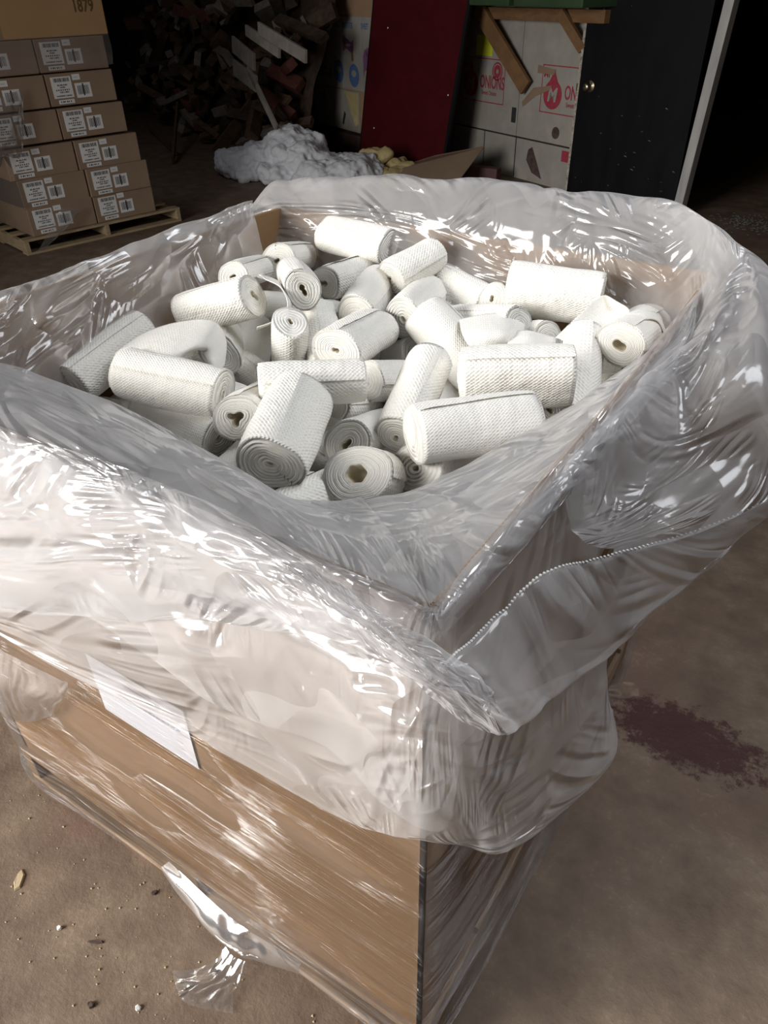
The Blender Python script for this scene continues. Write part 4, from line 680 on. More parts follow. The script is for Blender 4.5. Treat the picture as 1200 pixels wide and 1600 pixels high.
for i, (p, q_, R, kind, label) in enumerate(ROLLS):
    p = Vector(p); q_ = Vector(q_); L = (q_-p).length
    V, F, UV, mi, prof = roll_mesh(L, R, kind, i+3)
    root = empty('cloth_roll', (p+q_)/2)
    d = (q_-p).normalized(); rot = d.to_track_quat('X', 'Z'); root.rotation_mode = 'QUATERNION'; root.rotation_quaternion = rot
    bm_ = [j for j, x in enumerate(mi) if x == 0]; em_ = [j for j, x in enumerate(mi) if x != 0]
    m0 = M['cloth_ribbed'] if i % 3 == 1 else M['cloth']
    mesh_obj('wound_body', V, F, None, root, uvs=UV, mats=[m0, M['cloth_end'], M['core']], midx=mi)
    # the outer end of the winding: a thin overlapping lap
    rnd = random.Random(i+90); a0 = rnd.uniform(.6, 2.2); Vt = []; Ft = []; UVt = []
    K2 = 9; sk = rnd.uniform(-.18, .18)
    for a_i in range(K2):
        for b_i in range(9):
            t = b_i/8; a = a0+a_i*.11+sk*(t-.5); lift = .0004+.0026*(a_i/(K2-1))**2*(1+rnd.uniform(-.3, .3))
            r = prof(a, t)+.0006+lift
            Vt.append((-L*.49+L*.98*t, r*math.cos(a), r*math.sin(a))); UVt.append((R*a, L*t))
    for a_i in range(K2-1):
        for b_i in range(8):
            c = a_i*9+b_i; Ft.append((c, c+1, c+10, c+9))
    if label != 'FILL':
        mesh_obj('loose_lap', Vt, Ft, m0, root, uvs=UVt)
        tag(root, label, 'cloth roll', 'white cloth rolls heaped in the big box')
    else:
        c_ = (p+q_)/2; col_ = 'left' if c_.x < -.85 else 'middle' if c_.x < -.38 else 'right'; row_ = 'near' if c_.y < .4 else 'central' if c_.y < .8 else 'far'
        tag(root, 'white cloth roll buried low in the heap, under the %s %s part of the pile' % (row_, col_), 'cloth roll', 'buried white cloth rolls')
    ROLL_OBJ[label] = root
# unrolled tails hanging off some rolls
def tail(label, ctrl, seed, amp=.002):
    root = ROLL_OBJ[label]; A, F, UV = sheet(ctrl, .008, amp, seed, (1, 1))
    inv = (Matrix.Translation(root.location) @ root.rotation_quaternion.to_matrix().to_4x4()).inverted()
    P = [tuple(inv @ Vector(v)) for v in A.reshape(-1, 3)]
    o = mesh_obj('loose_tail', P, F, M['cloth_ribbed'], root, uvs=UV.reshape(-1, 2))
    s = o.modifiers.new('thickness', 'SOLIDIFY'); s.thickness = .0018
    return o
for lab, ctrl, sd in TAILS: tail(lab, ctrl, sd)

# ------------------------------------------------------------------ text helper
def text_mesh(name, body, size, mat, parent, fn, bold=.0, extrude=0):
    c = bpy.data.curves.new(name, 'FONT'); c.body = body; c.size = size; c.offset = bold; c.resolution_u = 3; c.align_x = 'LEFT'
    o = bpy.data.objects.new(name, c); COL.objects.link(o); bpy.context.view_layer.update()
    me = bpy.data.meshes.new_from_object(o.evaluated_get(bpy.context.evaluated_depsgraph_get())); bpy.data.objects.remove(o)
    for v in me.vertices: v.co = fn(v.co.x, v.co.y)
    me.materials.clear(); me.materials.append(mat)
    for p_ in me.polygons: p_.material_index = 0
    r = bpy.data.objects.new(name, me); COL.objects.link(r); r.parent = parent; return r
def ngon(mb, pts, mi=0): mb.add(pts, [tuple(range(len(pts)))], mi)

# ------------------------------------------------------------------ stack of cartons at the left
sx_ = Vector((.229, .973, 0)).normalized(); sn = Vector((sx_.y, -sx_.x, 0)); SO = Vector((-5.44, 3.0, 0))
TS = frame(SO, sx_, -sn)       # local: x along the front, y backwards, z up
pal2 = tag(empty('pallet', SO, math.atan2(sx_.y, sx_.x)), 'pale wooden pallet under the stack of labelled cartons', 'pallet')
pallet(0, 1.43, 0, 1.1, .12, M['wood'], pal2, nb=5)
CW, CD, CH = .552, .50, .216
def make_carton():
    root = empty('carton', (0, 0, 0)); q = MB(); q.box(0, CW, 0, CD, 0, CH); q.build('carton_body', M['carton'], root, bevel=.006, seg=3)
    def lab(name, u0, u1, v0, v1): 
        q = MB(); q.box(u0*CW, u1*CW, -.0018, -.0004, v0*CH, v1*CH, 0); return q
    def bars(q, u0, u1, v0, v1, n, sd, y=-.0022):
        r = random.Random(sd); x = u0
        for k in range(n):
            w = (u1-u0)/n; q.box((u0+w*k)*CW, (u0+w*(k+r.uniform(.35, .8)))*CW, y, y+.0003, v0*CH, v1*CH, 1)
    q = lab('l', .07, .36, .24, .90); bars(q, .11, .34, .74, .86, 17, 1)
    for v, a, b_ in [(.62, .15, .30), (.55, .18, .26), (.47, .12, .33), (.40, .17, .31)]: bars(q, a, b_, v, v+.045, 7, int(v*100))
    bars(q, .11, .34, .29, .33, 12, 5); q.build('shipping_label', [M['label'], M['ink']], root)
    q = lab('s', .385, .50, .76, .94); bars(q, .41, .47, .83, .86, 3, 6); q.build('small_sticker', [M['label'], M['greyink']], root)
    q = lab('b', .40, .63, .20, .66); bars(q, .43, .60, .30, .58, 12, 7); q.box(.505*CW, .525*CW, -.0023, -.0019, .26*CH, .64*CH, 1); q.build('barcode_label', [M['label'], M['ink']], root)
    q = lab('n', .12, .35, .06, .19); bars(q, .15, .32, .10, .15, 6, 8); q.build('number_sticker', [M['label'], M['ink']], root)
    return root
proto = make_carton(); first = True
LAY = [(.11, .10), (.33, .09), (.545, .05), (.78, -.02), (1.01, -.055), (1.235, -.07)]
NM = ['bottom', 'second', 'third', 'fourth', 'fifth', 'top']
rnd = random.Random(5)
for li, (z, s) in enumerate(LAY):
    for cidx, side in enumerate(('left', 'right')):
        for back in (0, 1):
            if back and li < 5: continue
            if back: continue
            o = proto if first else copy_tree(proto); first = False
            pos = TS((s+cidx*.562, .03+rnd.uniform(-.006, .006), max(z, .122 if li == 0 else z)))
            o.location = pos; o.rotation_euler = (0, 0, math.atan2(sx_.y, sx_.x)+rnd.uniform(-.008, .008))
            lay = 'bottom' if li == 0 else ('top' if li == 5 else NM[li]+' from bottom')
            tag(o, 'brown labelled carton, %s one of the %s layer on the pallet' % (side, lay), 'carton', 'labelled cartons stacked on the pallet')
# cartons behind, whose dark side faces the camera
tb = tag(empty('carton', TS((-.28, .02, 1.456)), math.atan2(sx_.y, sx_.x)), 'large plain yellowish carton with handwritten number topping the stack', 'carton')
q = MB(); q.box(0, 1.37, 0, .9, 0, .55); q.build('carton_body', M['carton_top'], tb, bevel=.008, seg=3)
q = MB(); q.box(.53, .56, -.0008, .0, .0, .55); q.build('panel_seam', M['carton'], tb)
text_mesh('handwritten_number', '1879', .085, M['marker'], tb, lambda x, y: Vector((1.12+x*1.0, -.002, .15+y*1.3)), .0015)
for li, (z, s) in enumerate(LAY):
    q = MB(); q.box(0, 1.10, 0, .50, 0, CH); o = q.build('carton', M['carton'], None, bevel=.006)
    o.location = TS((s, .55, max(z, .122))); o.rotation_euler = (0, 0, math.atan2(sx_.y, sx_.x))
    tag(o, 'brown carton in the rear row, seen end-on, %s layer of the pallet' % NM[li], 'carton', 'rear cartons on the pallet')
# torn film on the stack
fs = tag(empty('stretch_film', (0, 0, 0)), 'torn clear stretch film clinging to the carton stack', 'plastic film')
def s3(s, y, z): return tuple(TS((s, y, z)))
tuft([[s3(-.28, -.03, 1.04), s3(-.1, -.05, 1.05), s3(.16, -.03, 1.12), s3(.30, -.02, 1.16)], [s3(-.28, -.05, .93), s3(-.08, -.10, .93), s3(.15, -.07, .96), s3(.27, -.02, 1.03)],
      [s3(-.25, -.04, .80), s3(-.05, -.08, .80), s3(.12, -.06, .78), s3(.2, -.03, .80)], [s3(-.2, -.03, .72), s3(-.0, -.05, .74), s3(.1, -.04, .72), s3(.14, -.03, .70)]], 'torn_sheet', 41, .012, fs, step=.02)
tuft([[s3(-.1, -.012, 1.46), s3(.4, -.015, 1.46), s3(.8, -.015, 1.46), s3(1.07, -.012, 1.46)], [s3(-.1, -.025, 1.36), s3(.4, -.03, 1.35), s3(.8, -.03, 1.36), s3(1.07, -.02, 1.36)], [s3(-.1, -.012, 1.25), s3(.4, -.015, 1.25), s3(.8, -.015, 1.25), s3(1.06, -.012, 1.26)]], 'top_band', 42, .006, fs, step=.02, st=(1, 3))
tuft([[s3(.08, .0, .35), s3(.06, .3, .35), s3(.04, .8, .36)], [s3(.06, -.01, .7), s3(.03, .3, .7), s3(.0, .8, .7)], [s3(-.06, -.01, 1.1), s3(-.09, .3, 1.1), s3(-.12, .8, 1.1)]], 'side_band', 43, .006, fs, step=.03, st=(1, 3))
tuft([[s3(.35, -.012, .30), s3(.43, -.02, .30), s3(.55, -.03, .28)], [s3(.25, -.03, .20), s3(.35, -.04, .17), s3(.42, -.03, .20)], [s3(.08, -.03, .03), s3(.12, -.03, .03), s3(.16, -.03, .05)]], 'hanging_strip', 44, .006, fs, step=.015)

# ------------------------------------------------------------------ back wall: flattened produce boxes, brace, panels
def wall_sheet(name, T, x0, x1, z0, z1, y, mat, label, cat, group=None, th=.012, tilt=0):
    root = empty(name, (0, 0, 0)); q = MB(); q.box(x0, x1, y, y+th, z0, z1, T=lambda v: T((v[0]+tilt*v[2], v[1], v[2]))); q.build('board_face', mat, root, bevel=.002)
    return tag(root, label, cat, group)
def disc(mb, T, cx, cz, rx, rz, y, mi=0, n=24, ph=0):
    ngon(mb, [T((cx+rx*math.cos(2*math.pi*i/n), y, cz+rz*math.sin(2*math.pi*i/n))) for i in range(n)], mi)
def onion(mb, T, cx, cz, r, y, mi=0):
    pts = []
    for i in range(40):
        a = -math.pi/2+2*math.pi*i/40; k = 1; x = math.cos(a)*r; z = math.sin(a)*r*.95
        d = abs(math.atan2(math.sin(a-math.pi/2), math.cos(a-math.pi/2)))
        if d < .55: z += r*.75*(1-d/.55)**1.6
        pts.append(T((cx+x, y, cz+z)))
    ngon(mb, pts, mi)
def rect_line(mb, T, x0, x1, z0, z1, w, y, mi=0):
    for a in ((x0, x1, z0, z0+w), (x0, x1, z1-w, z1), (x0, x0+w, z0, z1), (x1-w, x1, z0, z1)):
        ngon(mb, [T((a[0], y, a[2])), T((a[1], y, a[2])), T((a[1], y, a[3])), T((a[0], y, a[3]))], mi)
onion_groups = []
for (x0, x1, e0, e1, lab, seal) in [(-2.35, -.88, -1.87, -1.12, 'white onion box flattened on the wall beside the red panel, yellow sticker above its print', True), (-.87, .22, -.55, .20, 'white onion box flattened on the wall beside the black door, torn brown strips on it', False)]:
    root = wall_sheet('produce_box', TW, x0, x1, .40, 1.62, 0, M['white_board'], lab, 'flattened box', 'onion boxes on the wall')
    q = MB(); y = .0135; rect_line(q, TW, e0, e1, .66, 1.07, .010, y); onion(q, TW, e0+.17, .82, .13, y); q.build('printed_emblem', M['red_ink'], root)
    T2 = lambda x, z, y_: TW((x, y_, z))
    text_mesh('emblem_letter', 'M', .17, M['white_board'], root, lambda x, z: TW((e0+.095+x+.15*z, .0148, .765+z)), .004)
    text_mesh('printed_word', 'Mr', .09, M['red_ink'], root, lambda x, z: TW((e0+.02+x, .0142, .965+z)), .002)
    text_mesh('printed_word', 'ONIONS', .15, M['red_ink'], root, lambda x, z: TW((e0+.335+x*.70, .0142, .80+z*1.1)), .003)
    text_mesh('printed_word', 'Sweet Onions', .06, M['red_ink'], root, lambda x, z: TW((e0+.37+x*.75, .0142, .735+z)), .001)
    text_mesh('printed_word', 'PRODUCE OF', .04, M['greyink'], root, lambda x, z: TW((e0+.36+x, .0142, 1.01+z)), 0)
    if seal:
        q = MB(); rr = 20
        for ra, rb in ((.085, .07), (.06, .0)):
            for k in range(rr):
                a0 = 2*math.pi*k/rr; a1 = 2*math.pi*(k+1)/rr
                ngon(q, [TW((e1-.13+r_*math.cos(a), .0142, .96+r_*math.sin(a))) for r_, a in ((ra, a0), (ra, a1), (max(rb, .02), a1), (max(rb, .02), a0))])
        q.build('printed_seal', M['red_ink'], root)
        q = MB(); q.box(-1.63, -1.35, .0135, .0145, 1.09, 1.27, T=TW); q.build('sticker', M['yellow'], root)['label'] = 'bright yellow sticker'
    else:
        q = MB()
        for pts in ([(-.62, .99), (-.38, .99), (-.36, 1.03), (-.62, 1.06)], [(-.80, .68), (-.62, .79), (-.42, .86), (-.40, .90), (-.66, .86), (-.82, .72)]):
            ngon(q, [TW((a, .0175, b_)) for a, b_ in pts])
        q.build('torn_strip', M['carton'], root)['label'] = 'torn brown tape strip'
        q = MB(); disc(q, TW, -.28, .50, .055, .055, .0140, 0, 12); q.build('stain', M['dirt'], root)
q = MB(); q.box(-.97, -.90, .0138, .015, .52, .66, T=TW); o = q.build('hand_hole', M['ink'], None); o.parent = bpy.data.objects['produce_box'] if 'produce_box' in bpy.data.objects else None
k_ = 0
for x0, x1, lab in [(-2.3, -1.42, 'lower white carton panel on the wall, next to the red panel'), (-1.40, -.88, 'narrow lower white carton panel between two wall seams'), (-.86, .2, 'lower white carton panel with a dark tear, next to the black door')]:
    root = wall_sheet('produce_box', TW, x0, x1, 0.0, .385, .0, M['white_board'], lab, 'flattened box', 'lower wall cartons')
    if k_ == 2:
        q = MB(); ngon(q, [TW((a, .0140, b_)) for a, b_ in [(-.66, .30), (-.60, .33), (-.50, .18), (-.42, .05), (-.58, .09), (-.68, .20)]]); q.build('tear', M['dirt'], root)
        q = MB(); ngon(q, [TW((a, .0140, b_)) for a, b_ in [(-.16, .26), (.02, .26), (.02, .36), (-.16, .36)]]); q.build('printed_patch', M['red_ink'], root)
    k_ += 1
# left wall: brown board and white boxes with purple banners and blue seals
root = wall_sheet('cardboard_sheet', TV, -2.35, .45, .31, 1.95, .0, M['kraft_dark'], 'brown cardboard sheet covering the wall above and behind the white banner boxes', 'cardboard')
q = MB(); q.box(-2.1, -2.05, .0125, .02, 1.15, 1.9, T=TV); q.build('paint_streak', M['label'], root)
b1 = wall_sheet('produce_box', TV, -1.02, .44, .735, 1.44, .014, M['white_board'], 'white box with purple banners and blue round seals, left of the red panel', 'flattened box')
y = .0275
def banner(mb, T, cx, cz, w, h):
    pts = []
    for i in range(13):
        t = i/12; pts.append((cx-w/2+w*t, cz+h*.5+.25*h*math.sin(t*6.0)+t*h*.35))
    for i in range(13):
        t = 1-i/12; pts.append((cx-w/2+w*t, cz-h*.5+.25*h*math.sin(t*6.0)+t*h*.35))
    for i in range(12):
        ngon(mb, [T((*[pts[i][0]], y, pts[i][1])), T((pts[i+1][0], y, pts[i+1][1])), T((pts[24-i][0], y, pts[24-i][1])), T((pts[25-i][0], y, pts[25-i][1]))])
q = MB()
for cx, cz, w, h in ((-.78, 1.16, .38, .13), (-.08, 1.15, .24, .10), (-.64, .86, .28, .10), (.34, .98, .18, .20)): banner(q, TV, cx, cz, w, h)
for cx, cz in ((-.93, 1.24), (-.17, 1.22), (-.73, .93), (.36, 1.12)): disc(q, TV, cx, cz, .045, .045, y)
q.build('purple_banner', M['purple_ink'], b1)
q = MB()
for cx, cz, r in ((-.99, .91, .10), (-.33, .90, .115), (.03, .88, .115)): disc(q, TV, cx, cz, r, r, y)
q.build('blue_seal', M['blue_ink'], b1)
q = MB()
for cx, cz, r in ((-.33, .92, .055), (.03, .90, .055)): disc(q, TV, cx, cz, r, r*.6, y+.001)
for cx, cz, w in ((-.78, 1.19, .2), (-.08, 1.17, .12), (-.64, .89, .14)): disc(q, TV, cx, cz, w/2, .014, y+.001)
q.build('seal_centre', M['white_board'], b1)
q = MB(); q.box(-.02, .03, .0265, .0275, 1.02, 1.17, T=TV); q.box(-.67, -.64, .0265, .0275, 1.0, 1.06, T=TV); q.box(-.43, -.40, .0265, .0275, .98, 1.05, T=TV); q.build('hand_hole', M['brace'], b1)
for body, x, s_ in (('SWEETPOTATOES', -.99, .088), ('SWEETPOTATOES', -.21, .030), ('SWEET', .22, .05)):
    text_mesh('printed_word', body, s_, M['blue_ink'], b1, lambda a, c_, x=x, k=(.075/s_ if s_ < .08 else 1): TV((x+a, y, 1.33+c_*k)), .001)
q = MB()
for x in (-.24, .20): q.box(x, x+.012, .0262, .0268, .735, 1.44, T=TV)
q.build('fold_seam', M['greyink'], b1)
b2 = wall_sheet('produce_box', TV, -1.03, .12, .30, .72, .014, M['white_board'], 'torn white carton under the banner box, red stain along its base', 'flattened box')
q = MB(); ngon(q, [TV((a, y, b_)) for a, b_ in [(-.2, .71), (.1, .70), (.1, .40), (.02, .36), (-.08, .5)]]); q.build('torn_strip', M['yellow_foam'], b2)
q = MB(); ngon(q, [TV((a, y, b_)) for a, b_ in [(-.30, .36), (-.26, .35), (-.20, .47), (-.24, .50)]]); q.build('hand_hole', M['ink'], b2)
q = MB()
for k_, (a0, a1, zz, h_) in enumerate([(-.76, -.72, .655, .03), (-.82, -.66, .625, .018), (-.81, -.67, .60, .012), (-.82, -.66, .57, .018), (-.80, -.68, .548, .010)]):
    ngon(q, [TV((a0, y, zz)), TV((a1, y, zz)), TV((a1, y, zz+h_)), TV((a0, y, zz+h_))])
q.build('printed_mark', M['blue_ink'], b2)

# beam and braces above the onion boxes
q = MB(); q.box(-2.0, .3, .05, .14, 1.42, 1.52, T=TW); tag(q.build('beam', M['brace'], bevel=.005), 'horizontal brown timber beam above the onion boxes', 'beam')
def bar(p0, p1, w, d, mat, name='board', nrm=None, bevel=.003):
    p0 = Vector(p0); p1 = Vector(p1); a = (p1-p0); L = a.length; x = a.normalized(); n_ = Vector(nrm or (0, 0, 1)); yv = n_.cross(x)
    if yv.length < 1e-3: yv = Vector((0, 1, 0)).cross(x)
    yv.normalize(); z = x.cross(yv)
    q = MB(); q.box(-L/2, L/2, -w/2, w/2, -d/2, d/2); o = q.build(name, mat, bevel=bevel)
    mm = Matrix((x, yv, z)).transposed().to_4x4(); mm.translation = (p0+p1)/2; o.matrix_world = mm; return o
tag(bar(TW((-1.42, .19, 1.52)), TW((-.70, .08, .86)), .16, .04, M['brace'], 'brace', wn), 'diagonal brown timber brace in front of the onion boxes', 'brace')
tag(bar(TW((-.20, .19, 1.50)), TW((.05, .1, 1.22)), .09, .04, M['brace'], 'brace', wn), 'short timber brace at the top of the black door', 'brace')
q = MB(); q.box(-1.95, -.55, .05, .5, 1.545, 1.9, T=TW); q.box(-.53, .35, .05, .46, 1.54, 1.88, T=TW); tag(q.build('shelf_bin', M['green'], bevel=.01), 'green painted bin resting on the timber beam', 'bin')

# leaning red panel
rx_ = Vector((1.19, -.114, 0)); RW = rx_.length-.04; rxn = rx_.normalized(); rnn = Vector((rxn.y, -rxn.x, 0))
RO = Vector((-5.10, 7.26, 0)); TR = lambda v: RO+rxn*(v[0]+.16*v[2])+rnn*(v[1]-.02*v[2])+Vector((0, 0, v[2]))
rr_ = tag(empty('panel', (0, 0, 0)), 'tall dark red panel leaning against the wall', 'panel')
q = MB(); q.box(0, RW, -.03, 0, 0.02, 2.4, T=TR); q.build('red_face', M['red_panel'], rr_)
q = MB(); q.box(RW, RW+.035, -.04, .004, 0.02, 2.4, T=TR); q.box(-.012, 0, -.035, .003, .02, 2.4, T=TR); q.build('black_edge', M['black_paint'], rr_)
q = MB()
for a, c_ in ((.22, 1.35), (1.1, .78), (.17, .4)): disc(q, TR, a, c_, .008, .008, .001, 0, 8)
q.build('screw_head', M['label'], rr_)

# black door with chipped edge, knob and pale frame strip
DO = Vector((-2.44, 6.975, 0)); dx_ = Vector((1.397, -.40, 0)).normalized(); dn = Vector((dx_.y, -dx_.x, 0)); DO = DO-dx_*.02
TD = lambda v: DO+dx_*v[0]+dn*v[1]+Vector((0, 0, v[2]))
dr = tag(empty('black_door', (0, 0, 0)), 'scuffed black door with a brass knob and chipped white left edge', 'door')
q = MB(); q.box(.045, 1.20, -.04, 0, 0.01, 2.1, T=lambda v: TD((v[0]+(.03 if v[0] < .5 else -.02)*v[2]*.0, v[1], v[2]))); q.build('door_leaf', M['black_paint'], dr, bevel=.002)
q = MB(); q.box(.02, .045, -.04, .002, 0.01, 2.1, T=TD); q.build('chipped_edge', M['chipped'], dr)
q = MB(); rnd = random.Random(8)
for i in range(26):
    a = rnd.uniform(.1, 1.15); c_ = rnd.uniform(.05, 1.6) if i % 2 else rnd.uniform(.1, .6); w = rnd.uniform(.003, .035)*(2 if i % 7 == 0 else 1); h = rnd.uniform(.0015, .004); t = rnd.uniform(-.3, .3)
    ngon(q, [TD((a, .0015, c_)), TD((a+w, .0015, c_+t*w)), TD((a+w, .0015, c_+h+t*w)), TD((a+w*.4, .0015, c_+h*1.5))])
q.build('paint_scuff', M['dust'], dr)
def lathe(name, prof, T, mat, parent, n=24):
    V = []; F = []
    for (r, h) in prof:
        for i in range(n): a = 2*math.pi*i/n; V.append(T(r*math.cos(a), h, r*math.sin(a)))
    for k in range(len(prof)-1):
        for i in range(n): F.append((k*n+i, k*n+(i+1) % n, (k+1)*n+(i+1) % n, (k+1)*n+i))
    return mesh_obj(name, V, F, mat, parent)
kx, kz = .165, .945
kn = lathe('knob', [(.001, 0), (.048, 0), (.050, .004), (.046, .009), (.020, .012), (.014, .022), (.014, .036), (.028, .046), (.033, .058), (.029, .070), (.016, .077), (.001, .078)], lambda a, h, c_: TD((kx+a, h, kz+c_)), M['brass'], dr)
q = MB(); q.box(.018, .028, -.03, .008, .90, .96, T=TD); q.build('latch', M['brass'], dr)
q = MB()
for i in range(10):
    a0 = math.pi+math.pi*i/10; a1 = math.pi+math.pi*(i+1)/10
    ngon(q, [TD((.12+.10*math.cos(a), .02, 1.53+r_*math.sin(a))) for a, r_ in ((a0, .045), (a1, .045), (a1, .036), (a0, .036))])
q.build('white_cord', M['label'], dr)
b = MB(); b.box(1.21, 1.29, -.06, .03, 0, 2.3, T=lambda v: TD((v[0]+.05*v[2], v[1], v[2]))); struct(b.build('door_1', M['grey_frame'], bevel=.004))

# ------------------------------------------------------------------ heap of scrap wood in the dark corner
PO = Vector((-7.318, 7.098, 0)); TP = frame(PO, wx, wn)
rnd = random.Random(12)
b = MB()
KIND = ['blackened', 'brown', 'greyish', 'reddish']; SIZE = {.18: 'stubby', .25: 'short', .35: 'medium', .5: 'long', .9: 'longest'}
for i in range(190):
    s = rnd.uniform(-4.2, 1.95); zmax = 1.9 if s < 1.0 else 1.45; z = rnd.uniform(.03, 1)**.9*zmax
    back = z*.40+rnd.uniform(0, .2); L = rnd.choice([.18, .25, .35, .5, .9]); w = rnd.uniform(.07, .17); d = rnd.uniform(.04, .12)
    a = rnd.uniform(-.6, .9); bb = rnd.uniform(-.7, .7); dr_ = Vector((math.cos(a), 0, math.sin(a))); dv = wx*math.cos(a)*math.cos(bb)+wn*math.sin(bb)+Vector((0, 0, math.sin(a)*.8))
    ki = rnd.choice([0, 0, 0, 1, 1, 2, 2, 3])
    c0 = TP((s, -back, z+.03)); o = bar(c0-dv*L/2, c0+dv*L/2, w, d, SCRAP[ki], 'scrap_board', (rnd.uniform(-1, 1), rnd.uniform(-1, 1), rnd.uniform(.2, 1)))
    side = 'beside the cartons' if s < -2.6 else 'left of its middle' if s < -1 else 'at its middle' if s < .3 else 'toward the fluff' if s < 1.1 else 'beside the cardboard wall'
    lev = 'foot' if z < .3 else 'lower part' if z < .75 else 'upper part' if z < 1.3 else 'top'
    tag(o, '%s %s scrap piece in the %s of the lumber heap, %s' % (SIZE[L], KIND[ki], lev, side), 'scrap wood', 'scrap lumber heap')
# packed interior of the heap
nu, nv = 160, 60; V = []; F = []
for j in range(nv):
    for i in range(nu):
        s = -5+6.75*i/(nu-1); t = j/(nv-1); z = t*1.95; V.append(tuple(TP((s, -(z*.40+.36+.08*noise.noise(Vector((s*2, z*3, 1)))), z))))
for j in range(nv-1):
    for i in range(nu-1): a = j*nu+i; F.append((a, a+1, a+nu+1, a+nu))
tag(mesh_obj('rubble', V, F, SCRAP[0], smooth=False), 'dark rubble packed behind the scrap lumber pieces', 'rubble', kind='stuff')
for p0, p1, w, lab in [((2.0, .02, 1.39), (3.02, .02, 1.20), .11, 'long pale painted board sticking out of the heap toward the cardboard wall'), ((1.62, .0, 1.36), (2.40, .0, 1.20), .10, 'pale short board slanting down beneath the longest pale board'),
                       ((1.55, 0, 1.02), (2.15, 0, .52), .07, 'thin pale stick standing slanted low in the heap'), ((1.2, 0, 1.22), (1.75, 0, 1.08), .16, 'grey brick-like block jutting from the upper heap'),
                       ((1.15, 0, 1.0), (1.75, 0, .88), .16, 'grey block jutting out under the brick-like block'), ((-3.0, -.6, 1.62), (-1.8, -.3, 1.85), .10, 'pale lath at the top left of the heap beside the cartons'), ((-2.1, .2, .10), (.1, .5, .06), .10, 'long brown plank lying on the floor before the heap'), ((-.8, .1, .45), (.6, .7, .05), .09, 'brown plank sloping from heap down to the floor')]:
    tag(bar(TP(p0), TP(p1), w, .03, M['board_pale'] if 'pale' in lab or 'grey' in lab else SCRAP[1], 'scrap_board', wn), lab, 'scrap wood', 'single boards at the lumber heap')

# ------------------------------------------------------------------ fluff, insulation, cardboard scrap on the floor behind the box
def blob_heap(name, centre, size, n_lobes, mat, seed, amp=.25, merge=False):
    rnd = random.Random(seed); bm = bmesh.new()
    for i in range(n_lobes):
        a = rnd.uniform(0, 6.28); r = rnd.uniform(0, 1)**.6; c = Vector((centre[0]+size[0]*r*math.cos(a), centre[1]+size[1]*r*math.sin(a), size[2]*rnd.uniform(.1, .75)*(1-r*.7)))
        R = rnd.uniform(.2, .42)*size[2]
        mm = Matrix.Translation(c) @ Matrix.Rotation(rnd.uniform(0, 3), 4, 'Z') @ Matrix.Diagonal((R*rnd.uniform(1, 1.7), R*rnd.uniform(.9, 1.3), R*rnd.uniform(.6, 1), 1))
        bmesh.ops.create_icosphere(bm, subdivisions=4, radius=1, matrix=mm)
    for v in bm.verts:
        c = v.co; k = noise.noise(c*7)*.05+noise.noise(c*17)*.025+abs(noise.noise(c*34))*.018
        v.co = c+(c-Vector(centre)).normalized()*k*amp*4
        if v.co.z < .004: v.co.z = .004
    me = bpy.data.meshes.new(name); bm.to_mesh(me); bm.free(); me.materials.append(mat)
    me.polygons.foreach_set('use_smooth', [True]*len(me.polygons)); o = bpy.data.objects.new(name, me); COL.objects.link(o)
    if merge:
        r_ = o.modifiers.new('remesh', 'REMESH'); r_.mode = 'VOXEL'; r_.voxel_size = .016; r_.use_smooth_shade = True
        sm = o.modifiers.new('smooth', 'SMOOTH'); sm.iterations = 5; sm.factor = .6
        for nm, sz, st in (('wisps_large', .16, .09), ('wisps_small', .05, .04)):
            tx = bpy.data.textures.new(nm, 'CLOUDS'); tx.noise_scale = sz; tx.noise_depth = 3
            d_ = o.modifiers.new(nm, 'DISPLACE'); d_.texture = tx; d_.strength = st; d_.texture_coords = 'GLOBAL'
    return o
tag(blob_heap('fluff_pile', (-5.35, 6.35, 0), (.80, .34, .56), 60, M['fluff'], 3, .28, True), 'cloud-like pile of white fibre fluff behind the big box', 'fluff', kind='stuff')
tag(blob_heap('insulation_scrap', (-4.42, 6.72, 0), (.34, .18, .40), 9, M['yellow_foam'], 6), 'crumpled yellow insulation scrap at the foot of the red panel', 'insulation')
tag(blob_heap('insulation_scrap', (-4.85, 6.75, 0), (.22, .14, .18), 5, M['yellow_foam'], 7), 'low yellow insulation wad between the white fluff and the red panel', 'insulation')
q = MB(); q.add([(-4.45, 6.55, .06), (-3.35, 6.25, .04), (-3.35, 7.0, .36), (-4.0, 7.1, .20), (-4.45, 6.55, .068), (-3.35, 6.25, .048), (-3.35, 7.0, .368), (-4.0, 7.1, .208)], [(0, 1, 2, 3), (7, 6, 5, 4), (0, 4, 5, 1), (1, 5, 6, 2), (2, 6, 7, 3), (3, 7, 4, 0)])
tag(q.build('cardboard_sheet', M['carton']), 'flat torn grey-brown cardboard sheet lying below the onion boxes', 'cardboard')
q = MB(); q.box(-3.7, -3.2, 7.0, 7.12, 0, .16); tag(q.build('timber_block', M['curb'], bevel=.01), 'dark red timber block lying against the lower wall cartons', 'timber')
# dusty white spill beside the doorway
rnd = random.Random(9); q = MB()
for i in range(220):
    x = -.62+rnd.gauss(0, .22); y_ = 6.75+rnd.gauss(0, .16); r = rnd.uniform(.004, .022); n_ = 6; a0 = rnd.uniform(0, 1)
    q.add([(x+r*math.cos(a0+k*6.283/n_)*rnd.uniform(.6, 1.3), y_+r*math.sin(a0+k*6.283/n_), .002) for k in range(n_)]+[(x, y_, .006)], [(k, (k+1) % n_, 6) for k in range(n_)])
tag(q.build('plaster_dust', M['dust']), 'scattered white plaster crumbs on the floor right of the black door', 'dust', kind='stuff')
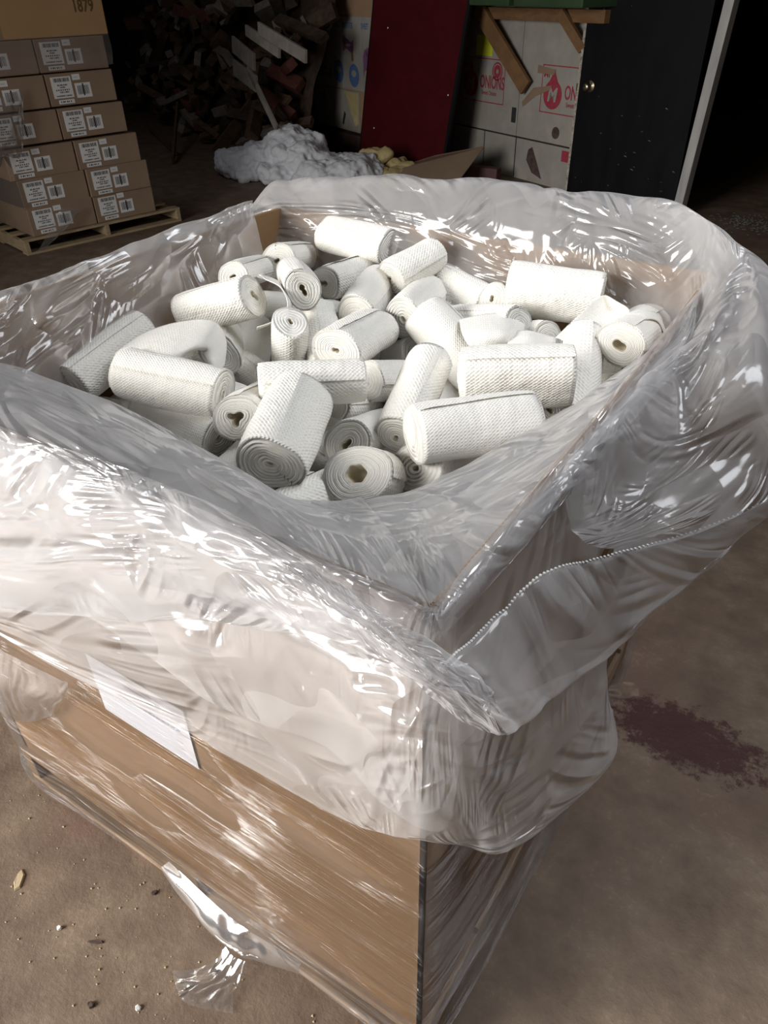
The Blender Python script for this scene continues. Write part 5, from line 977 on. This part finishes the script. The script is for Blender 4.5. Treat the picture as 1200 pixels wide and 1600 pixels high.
# litter on the near floor
def chip(x, y_, L, w, h, rz, mat, name, label, cat):
    q = MB(); r = random.Random(int(x*1000+y_*77)); top = [(-L/2, 0), (-L*.2, w/2), (L*.4, w*.42), (L/2, -w*.1), (L*.1, -w/2), (-L*.3, -w*.35)]
    vs = [(a, b_, .001) for a, b_ in top]+[(a*.85, b_*.8, h*r.uniform(.7, 1.2)) for a, b_ in top]; n_ = 6
    q.add(vs, [tuple(reversed(range(6))), tuple(range(6, 12))]+[(k, (k+1) % 6, (k+1) % 6+6, k+6) for k in range(6)])
    o = q.build(name, mat); o.location = (x, y_, 0); o.rotation_euler = (0, 0, rz); tag(o, label, cat); return o
chip(-1.01, -.214, .055, .022, .006, -.9, M['chip'], 'wood_chip', 'largest pale wood chip on the floor at the left edge', 'wood chip')
chip(-1.035, .028, .018, .014, .006, .3, M['dirt'], 'crumb', 'dark crumb on the floor near the left pallet corner', 'crumb')
chip(-.83, -.235, .012, .010, .008, .3, M['label'], 'crumb', 'small white crumb between the large wood chip and the pallet', 'crumb')
chip(-.705, -.06, .016, .012, .006, .9, M['dirt'], 'crumb', 'brown crumb closest to the middle of the pallet edge', 'crumb')
chip(-.735, -.21, .040, .008, .004, .5, M['dirt'], 'wood_chip', 'thin dark splinter lying on the lower left floor', 'wood chip')
chip(-.55, -.25, .014, .012, .007, .2, M['label'], 'crumb', 'white crumb near the bottom edge of the floor', 'crumb')
chip(-.64, -.30, .016, .014, .007, .2, M['dirt'], 'crumb', 'reddish-dark crumb left of the white crumb at the bottom', 'crumb')
chip(-.43, -.235, .045, .008, .005, 1.4, M['chip'], 'wood_chip', 'narrow pale splinter at the bottom edge beside the torn film', 'wood chip')
rnd = random.Random(77); q = MB()
for i in range(260):
    x = rnd.uniform(-1.25, -.2); y_ = rnd.uniform(-.55, .1)
    if y_ > -.03 and x > -1.24: continue
    r = rnd.uniform(.0008, .003); q.add([(x-r, y_-r, .001), (x+r, y_-r*.6, .001), (x+r*.8, y_+r, .001), (x-r*.7, y_+r, .001), (x, y_, r*1.5)], [(0, 1, 4), (1, 2, 4), (2, 3, 4), (3, 0, 4)])
tag(q.build('floor_grit', M['chip']), 'fine pale grit scattered over the near floor', 'grit', kind='stuff')
